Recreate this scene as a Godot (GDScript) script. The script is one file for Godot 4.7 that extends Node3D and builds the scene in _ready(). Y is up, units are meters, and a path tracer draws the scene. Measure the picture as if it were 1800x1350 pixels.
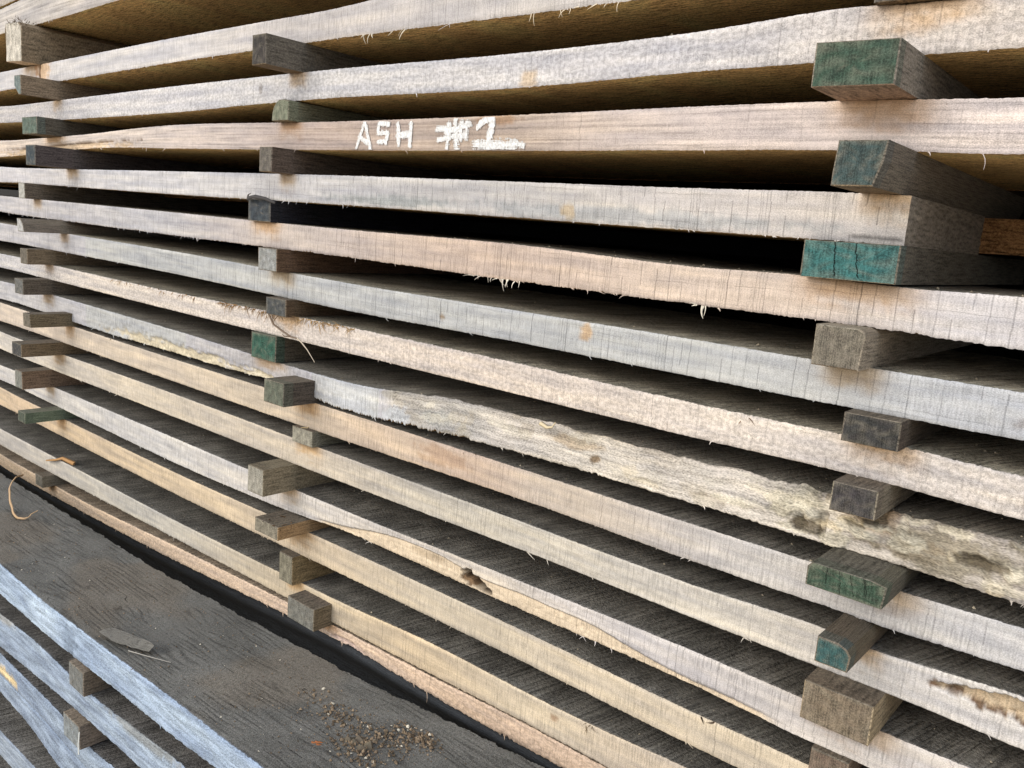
extends Node3D
# A stack of sawn ash boards on stickers, seen along its front; in front of its foot a lower stack.

# front edges of every board, metres: [top edge x, y, x, y, ...], [bottom edge x, y, ...]
const EDGE := {
	-2: [[-1.5923, 1.6421, -1.3908, 1.6614], [-1.5965, 1.5992, -1.5244, 1.6034, -1.3939, 1.611]],
	-1: [[-1.5968, 1.5957, -1.5247, 1.6, -1.3941, 1.6079, -1.1934, 1.6078], [-1.6006, 1.5573, -1.3971, 1.5597, -1.183, 1.564, -0.8595, 1.5718]],
	0: [[-1.6064, 1.4978, -1.5333, 1.4987, -1.2837, 1.5015, -1.0434, 1.5042, -0.8574, 1.5046, -0.7091, 1.5053, -0.5532, 1.513, -0.3314, 1.5187], [-1.6092, 1.4681, -1.5358, 1.469, -1.2849, 1.4723, -1.0434, 1.4754, -0.8564, 1.476, -0.7074, 1.4765, -0.4845, 1.4745, -0.3586, 1.4738, -0.2433, 1.4734]],
	1: [[-1.6116, 1.4435, -1.538, 1.4427, -1.0434, 1.4469, -0.7057, 1.4473, -0.4817, 1.4449, -0.3225, 1.4466, -0.2112, 1.452, -0.1707, 1.4503, -0.1198, 1.4502], [-1.6142, 1.4169, -1.5403, 1.416, -1.0434, 1.4155, -0.8546, 1.4186, -0.7041, 1.4195, -0.479, 1.4172, -0.3192, 1.4199, -0.2067, 1.4206, -0.1151, 1.4207]],
	2: [[-1.617, 1.3882, -1.5426, 1.3882, -1.2882, 1.3932, -1.0434, 1.4003, -0.7028, 1.3964, -0.4769, 1.3957, -0.3163, 1.3964, -0.2032, 1.3961, -0.1109, 1.394], [-1.6197, 1.3611, -1.4746, 1.3664, -1.3471, 1.3719, -1.1827, 1.3741, -1.0434, 1.3718, -0.7012, 1.3682, -0.4742, 1.3667, -0.3127, 1.3664, -0.1989, 1.3659, -0.1061, 1.3633]],
	3: [[-1.6212, 1.3451, -1.5464, 1.3438, -1.0434, 1.3438, -0.6997, 1.3433, -0.4717, 1.3415, -0.3094, 1.3401, -0.1952, 1.3399, -0.1531, 1.339], [-1.6237, 1.3194, -1.5484, 1.3199, -1.0434, 1.3154, -0.6981, 1.3142, -0.4689, 1.3119, -0.3057, 1.3103, -0.1909, 1.3094, -0.1528, 1.3087]],
	4: [[-1.626, 1.2965, -1.5505, 1.2959, -1.0434, 1.2926, -0.6967, 1.2897, -0.4668, 1.2896, -0.3026, 1.2847, -0.2175, 1.2856, -0.1458, 1.2837, -0.0937, 1.2846], [-1.6286, 1.2695, -1.5529, 1.2679, -1.0434, 1.2638, -0.6951, 1.2621, -0.4638, 1.259, -0.2993, 1.2577, -0.1882, 1.2574, -0.089, 1.255]],
	5: [[-1.6305, 1.2501, -1.5544, 1.2491, -1.0434, 1.2434, -0.6936, 1.236, -0.4614, 1.2339, -0.2962, 1.2325, -0.1996, 1.2313, -0.1559, 1.2315, -0.0852, 1.231], [-1.6334, 1.2197, -1.5569, 1.2197, -1.0434, 1.2149, -0.6919, 1.2079, -0.4589, 1.2072, -0.2928, 1.2054, -0.1748, 1.204, -0.0808, 1.2035]],
	6: [[-1.6357, 1.1969, -1.5589, 1.1968, -1.0434, 1.1905, -0.691, 1.1908, -0.4571, 1.189, -0.2904, 1.1861, -0.1758, 1.1855, -0.1335, 1.1855, -0.0776, 1.183], [-1.638, 1.173, -1.5609, 1.1727, -1.0435, 1.1667, -0.6894, 1.1641, -0.4546, 1.1623, -0.2873, 1.1607, -0.1624, 1.1609, -0.0736, 1.1578]],
	7: [[-1.6403, 1.1489, -1.5629, 1.1494, -1.0435, 1.1411, -0.6876, 1.1329, -0.5593, 1.1395, -0.4526, 1.1414, -0.2849, 1.1411, -0.1773, 1.1427, -0.1415, 1.1397, -0.071, 1.1414], [-1.6434, 1.1175, -1.5656, 1.118, -1.2615, 1.1118, -1.0435, 1.1101, -0.8808, 1.1101, -0.8103, 1.1118, -0.6859, 1.1026, -0.5568, 1.1071, -0.4497, 1.1113, -0.2813, 1.1114, -0.1816, 1.1102, -0.1199, 1.1101, -0.0658, 1.1083]],
	8: [[-1.6441, 1.1104, -1.5663, 1.1092, -1.0435, 1.1025, -0.6857, 1.1002, -0.4484, 1.0977, -0.2793, 1.0954, -0.1861, 1.0945, -0.1218, 1.0934, -0.0636, 1.094], [-1.6473, 1.0775, -1.569, 1.0774, -1.0435, 1.0726, -0.684, 1.0702, -0.4458, 1.0707, -0.2758, 1.0675, -0.1613, 1.0674, -0.1297, 1.0667, -0.0595, 1.0684]],
	9: [[-1.6492, 1.0579, -1.5708, 1.0564, -1.0435, 1.0556, -0.683, 1.0523, -0.4439, 1.0507, -0.2736, 1.0491, -0.1723, 1.0518, -0.1353, 1.049, -0.0571, 1.0532], [-1.6523, 1.0266, -1.5734, 1.0251, -1.0435, 1.0244, -0.6813, 1.0237, -0.4414, 1.0254, -0.2705, 1.0239, -0.1695, 1.0235, -0.1139, 1.0235, -0.0521, 1.0213]],
	10: [[-1.6552, 0.996, -1.5759, 0.9966, -1.0435, 0.9953, -0.6796, 0.9937, -0.4386, 0.9962, -0.2673, 0.998, -0.1791, 0.9967, -0.1204, 0.9962, -0.0698, 0.9964], [-1.6578, 0.9694, -1.5781, 0.9698, -1.0435, 0.9612, -0.8048, 0.9645, -0.6783, 0.9703, -0.4361, 0.9699, -0.264, 0.971, -0.1949, 0.9688, -0.1348, 0.9687]],
	11: [[-1.6593, 0.9545, -1.5796, 0.9522, -1.0435, 0.9476, -0.6772, 0.9512, -0.4344, 0.9519, -0.2613, 0.9498, -0.1622, 0.9506], [-1.6625, 0.921, -1.5823, 0.9209, -1.0435, 0.9178, -0.6754, 0.921, -0.4316, 0.9231, -0.258, 0.9228, -0.1679, 0.924]],
	12: [[-1.667, 0.8752, -1.5861, 0.8755, -1.3098, 0.8776, -1.0435, 0.8795, -0.6736, 0.8886, -0.5402, 0.8954, -0.407, 0.8958, -0.3296, 0.898, -0.2555, 0.9026], [-1.67, 0.8442, -1.5888, 0.8445, -1.311, 0.8484, -1.0435, 0.854, -0.6719, 0.8605, -0.5377, 0.8634, -0.4262, 0.8669, -0.332, 0.8679]],
	13: [[-1.6719, 0.8253, -1.5903, 0.8262, -1.3118, 0.8294, -1.0435, 0.8424, -0.6717, 0.8572, -0.5375, 0.861, -0.4261, 0.8653, -0.3318, 0.8664], [-1.6739, 0.804, -1.5922, 0.8035, -1.3125, 0.8112, -1.0435, 0.8216, -0.6709, 0.8427, -0.5222, 0.8418, -0.4239, 0.8429, -0.3593, 0.8448]],
	100: [[-1.1009, 0.8457, -0.995, 0.8435, -0.8588, 0.8459, -0.6783, 0.8513, -0.5816, 0.8528, -0.5226, 0.8555], [-1.1049, 0.8049, -0.9337, 0.8052, -0.794, 0.8107, -0.6783, 0.814, -0.5991, 0.8189]],
	101: [[-1.1078, 0.7754, -0.9995, 0.7822, -0.8616, 0.7792, -0.7457, 0.7843, -0.6574, 0.7921], [-1.1121, 0.7308, -0.9374, 0.7418, -0.7957, 0.7473, -0.7403, 0.748]],
	102: [[-1.1131, 0.7201, -0.9387, 0.7197, -0.8503, 0.7139, -0.79, 0.7193], [-1.1186, 0.6643, -1.0258, 0.6607, -0.9428, 0.6484]],
	103: [[-1.1243, 0.6053, -1.0121, 0.6093], [-1.1279, 0.5687, -1.0885, 0.5703]],
	104: [[-1.13, 0.538, -1.0, 0.54], [-1.13, 0.50, -1.0, 0.502]],
}
const STROKES := [[-0.6766, 1.3710, -0.6657, 1.3955, 0.0034], [-0.6657, 1.3955, -0.6556, 1.3686, 0.0039], [-0.6727, 1.3808, -0.6612, 1.3756, 0.0045], [-0.6428, 1.3931, -0.6308, 1.3920, 0.0045], [-0.6442, 1.3923, -0.6452, 1.3855, 0.0039], [-0.6451, 1.3841, -0.6316, 1.3839, 0.0041], [-0.6309, 1.3838, -0.6338, 1.3753, 0.0043], [-0.6339, 1.3762, -0.6445, 1.3758, 0.0039], [-0.6172, 1.3916, -0.6149, 1.3737, 0.0045], [-0.5994, 1.3921, -0.5999, 1.3718, 0.0043], [-0.6162, 1.3814, -0.6000, 1.3824, 0.0057], [-0.5641, 1.3861, -0.5541, 1.3863, 0.0051], [-0.5495, 1.3905, -0.5508, 1.3685, 0.0045], [-0.5418, 1.3928, -0.5385, 1.3680, 0.0063], [-0.5344, 1.3905, -0.5345, 1.3780, 0.0057], [-0.5279, 1.3904, -0.5280, 1.3783, 0.0051], [-0.5620, 1.3767, -0.5295, 1.3817, 0.0045], [-0.5527, 1.3838, -0.5254, 1.3891, 0.0068], [-0.5147, 1.3864, -0.5093, 1.3907, 0.0045], [-0.5104, 1.3904, -0.4983, 1.3945, 0.0051], [-0.4983, 1.3941, -0.4982, 1.3868, 0.0057], [-0.4983, 1.3876, -0.5006, 1.3763, 0.0063], [-0.5151, 1.3720, -0.4730, 1.3711, 0.0091], [-0.4732, 1.3728, -0.4623, 1.3711, 0.0051]]

# colours as they look, 0..255 sRGB; lin() turns them into base colours
const K := 1.0

var rng := RandomNumberGenerator.new()
var n1 := FastNoiseLite.new()
var n2 := FastNoiseLite.new()
var n3 := FastNoiseLite.new()
var tex := {}
var mat := {}
var names := {}
var xs := PackedFloat32Array()
var stains := {}

class MB:
	var v := PackedVector3Array()
	var n := PackedVector3Array()
	var c := PackedColorArray()
	var t := PackedVector2Array()
	var i := PackedInt32Array()
	func quad(a: Vector3, b: Vector3, d: Vector3, e: Vector3, col: Color, ua := Vector2.ZERO, ub := Vector2.ZERO, ud := Vector2.ZERO, ue := Vector2.ZERO) -> void:
		var k := v.size()
		var nn := (d - a).cross(b - a).normalized()
		v.append_array([a, b, d, e]); t.append_array([ua, ub, ud, ue])
		for q in 4:
			n.append(nn); c.append(col)
		i.append_array([k, k + 1, k + 2, k, k + 2, k + 3])
	func tri(a: Vector3, b: Vector3, d: Vector3, col: Color) -> void:
		var k := v.size()
		var nn := (d - a).cross(b - a).normalized()
		v.append_array([a, b, d]); t.append_array([Vector2(a.x, a.y) * 20.0, Vector2(b.x, b.y) * 20.0, Vector2(d.x, d.y) * 20.0])
		for q in 3:
			n.append(nn); c.append(col)
		i.append_array([k, k + 1, k + 2])
	func grid(p: PackedVector3Array, uv: PackedVector2Array, col: PackedColorArray, nr: int, nc: int) -> void:
		var k := v.size()
		v.append_array(p); t.append_array(uv); c.append_array(col)
		for r in nr:
			var ra := maxi(r - 1, 0) * nc
			var rb := mini(r + 1, nr - 1) * nc
			for q in nc:
				var dr := p[rb + q] - p[ra + q]
				var dc := p[r * nc + mini(q + 1, nc - 1)] - p[r * nc + maxi(q - 1, 0)]
				n.append(dr.cross(dc).normalized())
		for r in nr - 1:
			for q in nc - 1:
				var a := k + r * nc + q
				i.append_array([a, a + 1, a + nc + 1, a, a + nc + 1, a + nc])
	func tube(pts: Array, r0: float, r1: float, col: Color, flat := 1.0) -> void:
		# a tapered three- or four-sided sliver along pts
		var k := v.size()
		var m := pts.size()
		var sides := 4
		for a in m:
			var p: Vector3 = pts[a]
			var d: Vector3 = (pts[mini(a + 1, m - 1)] - pts[maxi(a - 1, 0)]).normalized()
			var s := d.cross(Vector3(0.3, 0.5, 0.8)).normalized()
			var u := d.cross(s)
			var r := lerpf(r0, r1, float(a) / (m - 1))
			for b in sides:
				var an := TAU * b / sides
				var w := s * cos(an) + u * sin(an) * flat
				v.append(p + w * r); n.append(w.normalized()); c.append(col); t.append(Vector2(float(a) * 0.1, float(b) * 0.2))
		for a in m - 1:
			for b in sides:
				var e := k + a * sides + b
				var f := k + a * sides + (b + 1) % sides
				i.append_array([e, e + sides, f + sides, e, f + sides, f])
	func put(mesh: ArrayMesh, m: Material) -> void:
		if v.is_empty():
			return
		var arr := []
		arr.resize(Mesh.ARRAY_MAX)
		arr[Mesh.ARRAY_VERTEX] = v; arr[Mesh.ARRAY_NORMAL] = n; arr[Mesh.ARRAY_COLOR] = c; arr[Mesh.ARRAY_TEX_UV] = t; arr[Mesh.ARRAY_INDEX] = i
		mesh.add_surface_from_arrays(Mesh.PRIMITIVE_TRIANGLES, arr)
		mesh.surface_set_material(mesh.get_surface_count() - 1, m)

func lin(r: float, g: float, b: float, k := K) -> Color:
	var q := Color(r / 255.0, g / 255.0, b / 255.0).srgb_to_linear()
	return Color(q.r * k, q.g * k, q.b * k)

func numbered(called: String) -> String:
	var k: int = names.get(called, 0)
	names[called] = k + 1
	return called if k == 0 else "%s_%03d" % [called, k]

func part(called: String, mesh: Mesh, parent: Node, kind := "") -> MeshInstance3D:
	var o := MeshInstance3D.new()
	o.name = called
	o.mesh = mesh
	parent.add_child(o, true)
	if kind:
		o.set_meta("kind", kind)
	return o

func thing(called: String, mesh: Mesh, at: Vector3, label: String, category: String, group := "", body := "") -> Node3D:
	# one mesh, or (with body) a node at the thing's base whose first part is that mesh
	var o: Node3D
	if body:
		o = Node3D.new()
	else:
		var mi := MeshInstance3D.new()
		mi.mesh = mesh
		o = mi
	o.name = numbered(called)
	o.position = at
	add_child(o, true)
	if body:
		part(body, mesh, o)
	o.set_meta("label", label)
	o.set_meta("category", category)
	if group:
		o.set_meta("group", group)
	return o

# ---------------------------------------------------------------- textures
func nb(w: int, h: int, sx: int, sy: int, freq: float, sd: int, oct := 3) -> PackedByteArray:
	var f := FastNoiseLite.new()
	f.seed = sd
	f.noise_type = FastNoiseLite.TYPE_SIMPLEX
	f.frequency = freq
	f.fractal_octaves = oct
	var im := f.get_seamless_image(maxi(w / sx, 8), maxi(h / sy, 8))
	im.convert(Image.FORMAT_L8)
	im.resize(w, h, Image.INTERPOLATE_CUBIC)
	return im.get_data()

func as_tex(d: PackedByteArray, w: int, h: int) -> ImageTexture:
	return ImageTexture.create_from_image(Image.create_from_data(w, h, false, Image.FORMAT_L8, d))

func face_tex(sd: int, gap: float, deep: float, rough: float, comb: float, broad: float) -> ImageTexture:
	# sawn edge: fine grain along the board, saw marks across it, pores
	var w := 2048
	var h := 128
	rng.seed = sd
	var g := nb(w, h, 32, 1, 0.09, sd, 4)
	var g2 := nb(w, h, 8, 2, 0.05, sd + 1, 3)
	var s := nb(w, h, 1, 1, 0.4, sd + 2, 2)
	var fz := nb(w, h, 1, 1, 0.075, sd + 3, 4)
	var col := nb(w, h, 1, 32, 0.20, sd + 4, 3)
	var fb2 := nb(w, h, 8, 2, 0.03, sd + 5, 2)
	var m := PackedFloat32Array()
	m.resize(w * h)
	m.fill(1.0)
	var x := 3.0
	while x < w - 4:
		var st := deep * rng.randf_range(0.35, 1.0)
		var sl := rng.randf_range(-0.02, -0.005)
		var y0 := 0 if rng.randf() < 0.6 else rng.randi_range(0, 70)
		var y1 := h if rng.randf() < 0.6 else rng.randi_range(y0 + 20, h)
		var wide := rng.randf() < 0.25
		for y in range(y0, mini(y1, h)):
			var px := clampi(int(x + sl * y + 0.35 * sin(y * 0.05 + x)), 0, w - 3)
			var k := y * w + px
			var fd := st * (0.55 + 0.45 * g2[k] / 255.0)
			m[k] *= 1.0 - fd * 0.72
			m[k + 1] *= 1.0 - fd * (0.6 if wide else 0.12)
			m[k + 2] *= 1.0 + fd * 0.12
		x += maxf(3.0, gap * rng.randf_range(0.6, 1.4))
		if rng.randf() < 0.12:
			for q in 4:
				x += rng.randf_range(3, 6)
				for y in h:
					m[y * w + clampi(int(x + sl * y), 0, w - 1)] *= 1.0 - deep * 0.3
	for q in 60:
		var hx := rng.randi_range(0, w - 260)
		var hy := rng.randf_range(4, h - 5)
		var hl := rng.randi_range(20, 220)
		var hs := deep * rng.randf_range(0.12, 0.45)
		var hd := rng.randf_range(-0.02, 0.05)
		for e in hl:
			var hk := clampi(int(hy + hd * e + 0.8 * sin(e * 0.09)), 0, h - 1) * w + hx + e
			m[hk] *= 1.0 - hs * sin(PI * e / hl)
	var d := PackedByteArray()
	d.resize(w * h)
	for y in h:
		for px in w:
			var k := y * w + px
			var a := 0.905 + (g[k] - 128) * (0.00022 if broad < 1.5 else 0.00085) + (g2[k] - 128) * 0.00035 + (s[k] - 128) * 0.00125 + (col[k] - 128) * 0.00085 * comb * (0.25 + 0.75 * clampf((fb2[k] - 90) / 90.0, 0.0, 1.0))
			var f := (fz[k] - 128) / 128.0
			a += rough * (f * 0.10 - maxf(0.0, 0.05 - absf(f + 0.2)) * 3.2)
			if g[k] < 60 and broad > 1.5:
				a -= 0.045
			d[k] = int(clampf(a * m[k], 0.05, 1.0) * 255.0)
	return as_tex(d, w, h)

func wane_tex(sd: int) -> ImageTexture:
	# natural edge: fibrous, streaked, pitted
	var w := 1024
	var h := 128
	var g := nb(w, h, 10, 1, 0.11, sd, 4)
	var f := nb(w, h, 3, 1, 0.05, sd + 1, 5)
	var s := nb(w, h, 1, 1, 0.35, sd + 2, 2)
	var d := PackedByteArray()
	d.resize(w * h)
	for y in h:
		for x in w:
			var k := y * w + (x + y / 3) % w
			var q := y * w + x
			var rd := absf(f[q] - 128) / 128.0
			var a := 0.86 + (g[k] - 128) * 0.0008 + (s[q] - 128) * 0.0017 + (f[q] - 128) * 0.0010 - maxf(0.0, 0.030 - rd) * 7.0
			d[q] = int(clampf(a, 0.05, 1.0) * 255.0)
	return as_tex(d, w, h)

func top_tex(sd: int) -> ImageTexture:
	# weathered rough-sawn face: saw grooves across the board, dust, grit
	var w := 1024
	var h := 768
	var st := nb(w, h, 1, 16, 0.075, sd, 4)
	var st2 := nb(w, h, 1, 32, 0.13, sd + 1, 2)
	var f := nb(w, h, 1, 1, 0.09, sd + 2, 4)
	var s := nb(w, h, 1, 1, 0.45, sd + 3, 2)
	var b := nb(w, h, 4, 4, 0.03, sd + 4, 3)
	var d := PackedByteArray()
	d.resize(w * h)
	for y in h:
		var sh := int(y * 0.22 + y * y * 0.00012)
		for x in w:
			var q := y * w + x
			var k := y * w + (x + sh) % w
			var a := 0.74 + (st[k] - 128) * 0.0010 + (st2[k] - 128) * 0.0009 + (f[q] - 128) * 0.0012 + (s[q] - 128) * 0.0021 + (b[q] - 128) * 0.0008
			if st2[k] < 58:
				a -= 0.07
			if s[q] > 214:
				a += 0.22
			d[q] = int(clampf(a, 0.08, 1.0) * 255.0)
	return as_tex(d, w, h)

func fibre_tex(sd: int, w: int, h: int, sx: int, sy: int, con: float, dark: float) -> ImageTexture:
	var g := nb(w, h, sx, sy, 0.10, sd, 4)
	var f := nb(w, h, 1, 1, 0.12, sd + 1, 4)
	var s := nb(w, h, 1, 1, 0.45, sd + 2, 2)
	var d := PackedByteArray()
	d.resize(w * h)
	for q in w * h:
		var a := 0.79 + con * ((g[q] - 128) * 0.0013 + (f[q] - 128) * 0.0016 + (s[q] - 128) * 0.0022)
		if g[q] < 70:
			a -= dark
		if s[q] > 220:
			a += 0.15 * con
		d[q] = int(clampf(a, 0.06, 1.0) * 255.0)
	return as_tex(d, w, h)

func grain_tex(sd: int) -> ImageTexture:
	# flat-sawn board under dust: raised growth-ring lines bending into arches, grit
	var w := 2048
	var h := 256
	var wp := nb(w, h, 32, 4, 0.045, sd, 3)
	var f := nb(w, h, 32, 1, 0.14, sd + 1, 4)
	var s := nb(w, h, 1, 1, 0.45, sd + 2, 2)
	var du := nb(w, h, 8, 4, 0.03, sd + 3, 3)
	var sf := nb(w, h, 2, 2, 0.22, sd + 6, 3)
	var d := PackedByteArray()
	d.resize(w * h)
	for y in h:
		var yy := float(y) / h
		for x in w:
			var q := y * w + x
			var ph := yy * 44.0 + (wp[q] - 128) * 0.020 + 3.0 * sin(yy * 3.1) * sin(float(x) / w * TAU * 2.0)
			var ring := sin(ph * TAU * 0.5)
			var dust := clampf((du[q] - 96) / 70.0, 0.0, 1.0)
			var a := 0.76 + (pow(maxf(ring, 0.0), 3.0) * -0.16 + 0.03) * (1.0 - dust * 0.8) + (f[q] - 128) * 0.0008 * (1.0 - 0.7 * dust) + (s[q] - 128) * 0.0024 + (sf[q] - 128) * 0.0008 + dust * 0.05
			var cr := absf(fposmod(yy * 5.0 + (wp[q] - 128) * 0.0035 + 0.3, 1.0) - 0.5)
			if cr < 0.007 and yy < 0.7 and du[(q * 3) % (w * h)] > 118:
				a -= 0.34
			if s[q] > 216:
				a += 0.16
			d[q] = int(clampf(a, 0.06, 1.0) * 255.0)
	return as_tex(d, w, h)

func end_tex(sd: int, cracks: int) -> ImageTexture:
	# cut end of a sticker: blotchy paint or grey grain, specks, checks
	var w := 256
	var h := 160
	rng.seed = sd
	var b := nb(w, h, 2, 2, 0.03, sd, 4)
	var ln := nb(w, h, 1, 16, 0.10, sd + 5, 3)
	var f := nb(w, h, 1, 1, 0.10, sd + 1, 4)
	var s := nb(w, h, 1, 1, 0.45, sd + 2, 2)
	var d := PackedByteArray()
	d.resize(w * h)
	for q in w * h:
		var a := 0.82 + (b[q] - 128) * 0.0009 + (f[q] - 128) * 0.0013 + (s[q] - 128) * 0.0024 + (ln[q] - 128) * 0.0010
		if f[q] > 205:
			a += 0.10
		d[q] = int(clampf(a, 0.05, 1.0) * 255.0)
	for k in cracks:
		var x := w * (0.3 + 0.55 * k / maxf(cracks, 1)) + rng.randf_range(-12, 12)
		var y := rng.randi_range(0, 30)
		var y1 := h - rng.randi_range(0, 40)
		var dr := rng.randf_range(0.0, 0.22)
		while y < y1:
			x += dr + rng.randf_range(-0.9, 0.9)
			var wd := 1 if cracks > 3 else rng.randi_range(1, 3)
			for e in wd:
				d[y * w + clampi(int(x) + e, 0, w - 1)] = 22
			y += 1
	return as_tex(d, w, h)

func paint_tex() -> ImageTexture:
	# hand-brushed white letters, dry brush skipping over the saw marks
	var w := 960
	var h := 176
	var x0 := -0.69
	var y1 := 1.403
	var px := 0.00025
	var f := nb(w, h, 1, 1, 0.06, 71, 4)
	var v := nb(w, h, 1, 32, 0.22, 72, 2)
	var r := nb(w, h, 32, 1, 0.16, 73, 2)
	var sp := nb(w, h, 1, 1, 0.40, 74, 2)
	var al := PackedByteArray()
	al.resize(w * h)
	for k in STROKES.size():
		var t: Array = STROKES[k]
		var a := Vector2((t[0] - x0) / px, (y1 - t[1]) / px)
		var b := Vector2((t[2] - x0) / px, (y1 - t[3]) / px)
		var rad: float = t[4] / px * 0.60
		var dry := 0.18 if k >= STROKES.size() - 2 else (0.16 if k >= 11 and k < 18 else 0.04)
		for y in range(maxi(0, int(minf(a.y, b.y) - rad - 3)), mini(h, int(maxf(a.y, b.y) + rad + 3))):
			for x in range(maxi(0, int(minf(a.x, b.x) - rad - 3)), mini(w, int(maxf(a.x, b.x) + rad + 3))):
				var wy := y1 - y * px
				if wy > top_y(2, x0 + x * px) - 0.0009 or wy < bot_y(2, x0 + x * px) + 0.0009:
					continue
				var p := Vector2(x, y)
				var dd := p.distance_to(Geometry2D.get_closest_point_to_segment(p, a, b)) / rad
				var q := y * w + x
				if dd + (f[q] - 128) * 0.0035 + maxf(0, v[q] - 150) * 0.004 < 1.0 - dry * maxf(0.0, (v[q] - 118) * 0.022) - dry * maxf(0.0, (r[q] - 130) * 0.03) and sp[q] + maxf(0.0, dd - 0.55) * 70.0 < 238.0:
					al[q] = 255
	var im := Image.create(w, h, false, Image.FORMAT_RGBA8)
	for y in h:
		for x in w:
			var q := y * w + x
			var g := 0.82 + (f[q] - 128) * 0.0010 + (v[q] - 128) * 0.0006
			im.set_pixel(x, y, Color(g, g, g, al[q] / 255.0))
	return ImageTexture.create_from_image(im)

func mk(called: String, t: Texture2D, rough: float, bump: float, sc := Vector3.ONE) -> void:
	var m := StandardMaterial3D.new()
	m.resource_name = called
	m.vertex_color_use_as_albedo = true
	m.albedo_texture = t
	m.roughness = rough
	m.metallic_specular = 0.3
	m.uv1_scale = sc
	if bump > 0.0:
		m.heightmap_enabled = true
		m.heightmap_texture = t
		m.heightmap_scale = bump
	mat[called] = m

# ---------------------------------------------------------------- boards
func edge(pts: Array, x: float) -> float:
	var m := pts.size() / 2
	if x <= pts[0]:
		return pts[1]
	if x >= pts[2 * m - 2]:
		return pts[2 * m - 1]
	var k := 0
	while x > pts[2 * k + 2]:
		k += 1
	var xa: float = pts[2 * k]; var xb: float = pts[2 * k + 2]
	var ya: float = pts[2 * k + 1]; var yb: float = pts[2 * k + 3]
	var sa := (yb - ya) / (xb - xa)
	var ma := sa; var mb := sa
	if k > 0:
		ma = (yb - pts[2 * k - 1]) / (xb - pts[2 * k - 2])
	if k < m - 2:
		mb = (pts[2 * k + 5] - ya) / (pts[2 * k + 4] - xa)
	var hh := xb - xa
	var t := (x - xa) / hh
	return (1 + 2 * t) * (1 - t) * (1 - t) * ya + t * (1 - t) * (1 - t) * hh * ma + t * t * (3 - 2 * t) * yb + t * t * (t - 1) * hh * mb

func top_y(b: int, x: float) -> float:
	return edge(EDGE[b][0], x)

func bot_y(b: int, x: float) -> float:
	return edge(EDGE[b][1], x)

func ramp(cols: Array, x: float) -> Color:
	var c := ramp_raw(cols, x)
	var g := c.r * 0.3 + c.g * 0.59 + c.b * 0.11
	c = c.lerp(Color(g, g * 0.99, g * 0.955), 0.36 if c.r > c.b else 0.14)
	return Color(c.r * 1.01, c.g * 0.988, c.b * 1.04) if c.r > c.b else c

func ramp_raw(cols: Array, x: float) -> Color:
	if x <= cols[0][0]:
		return lin(cols[0][1], cols[0][2], cols[0][3])
	for k in cols.size() - 1:
		if x < cols[k + 1][0]:
			var t: float = smoothstep(cols[k][0], cols[k + 1][0], x)
			return lin(cols[k][1], cols[k][2], cols[k][3]).lerp(lin(cols[k + 1][1], cols[k + 1][2], cols[k + 1][3]), t)
	var e: Array = cols[-1]
	return lin(e[1], e[2], e[3])

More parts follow.
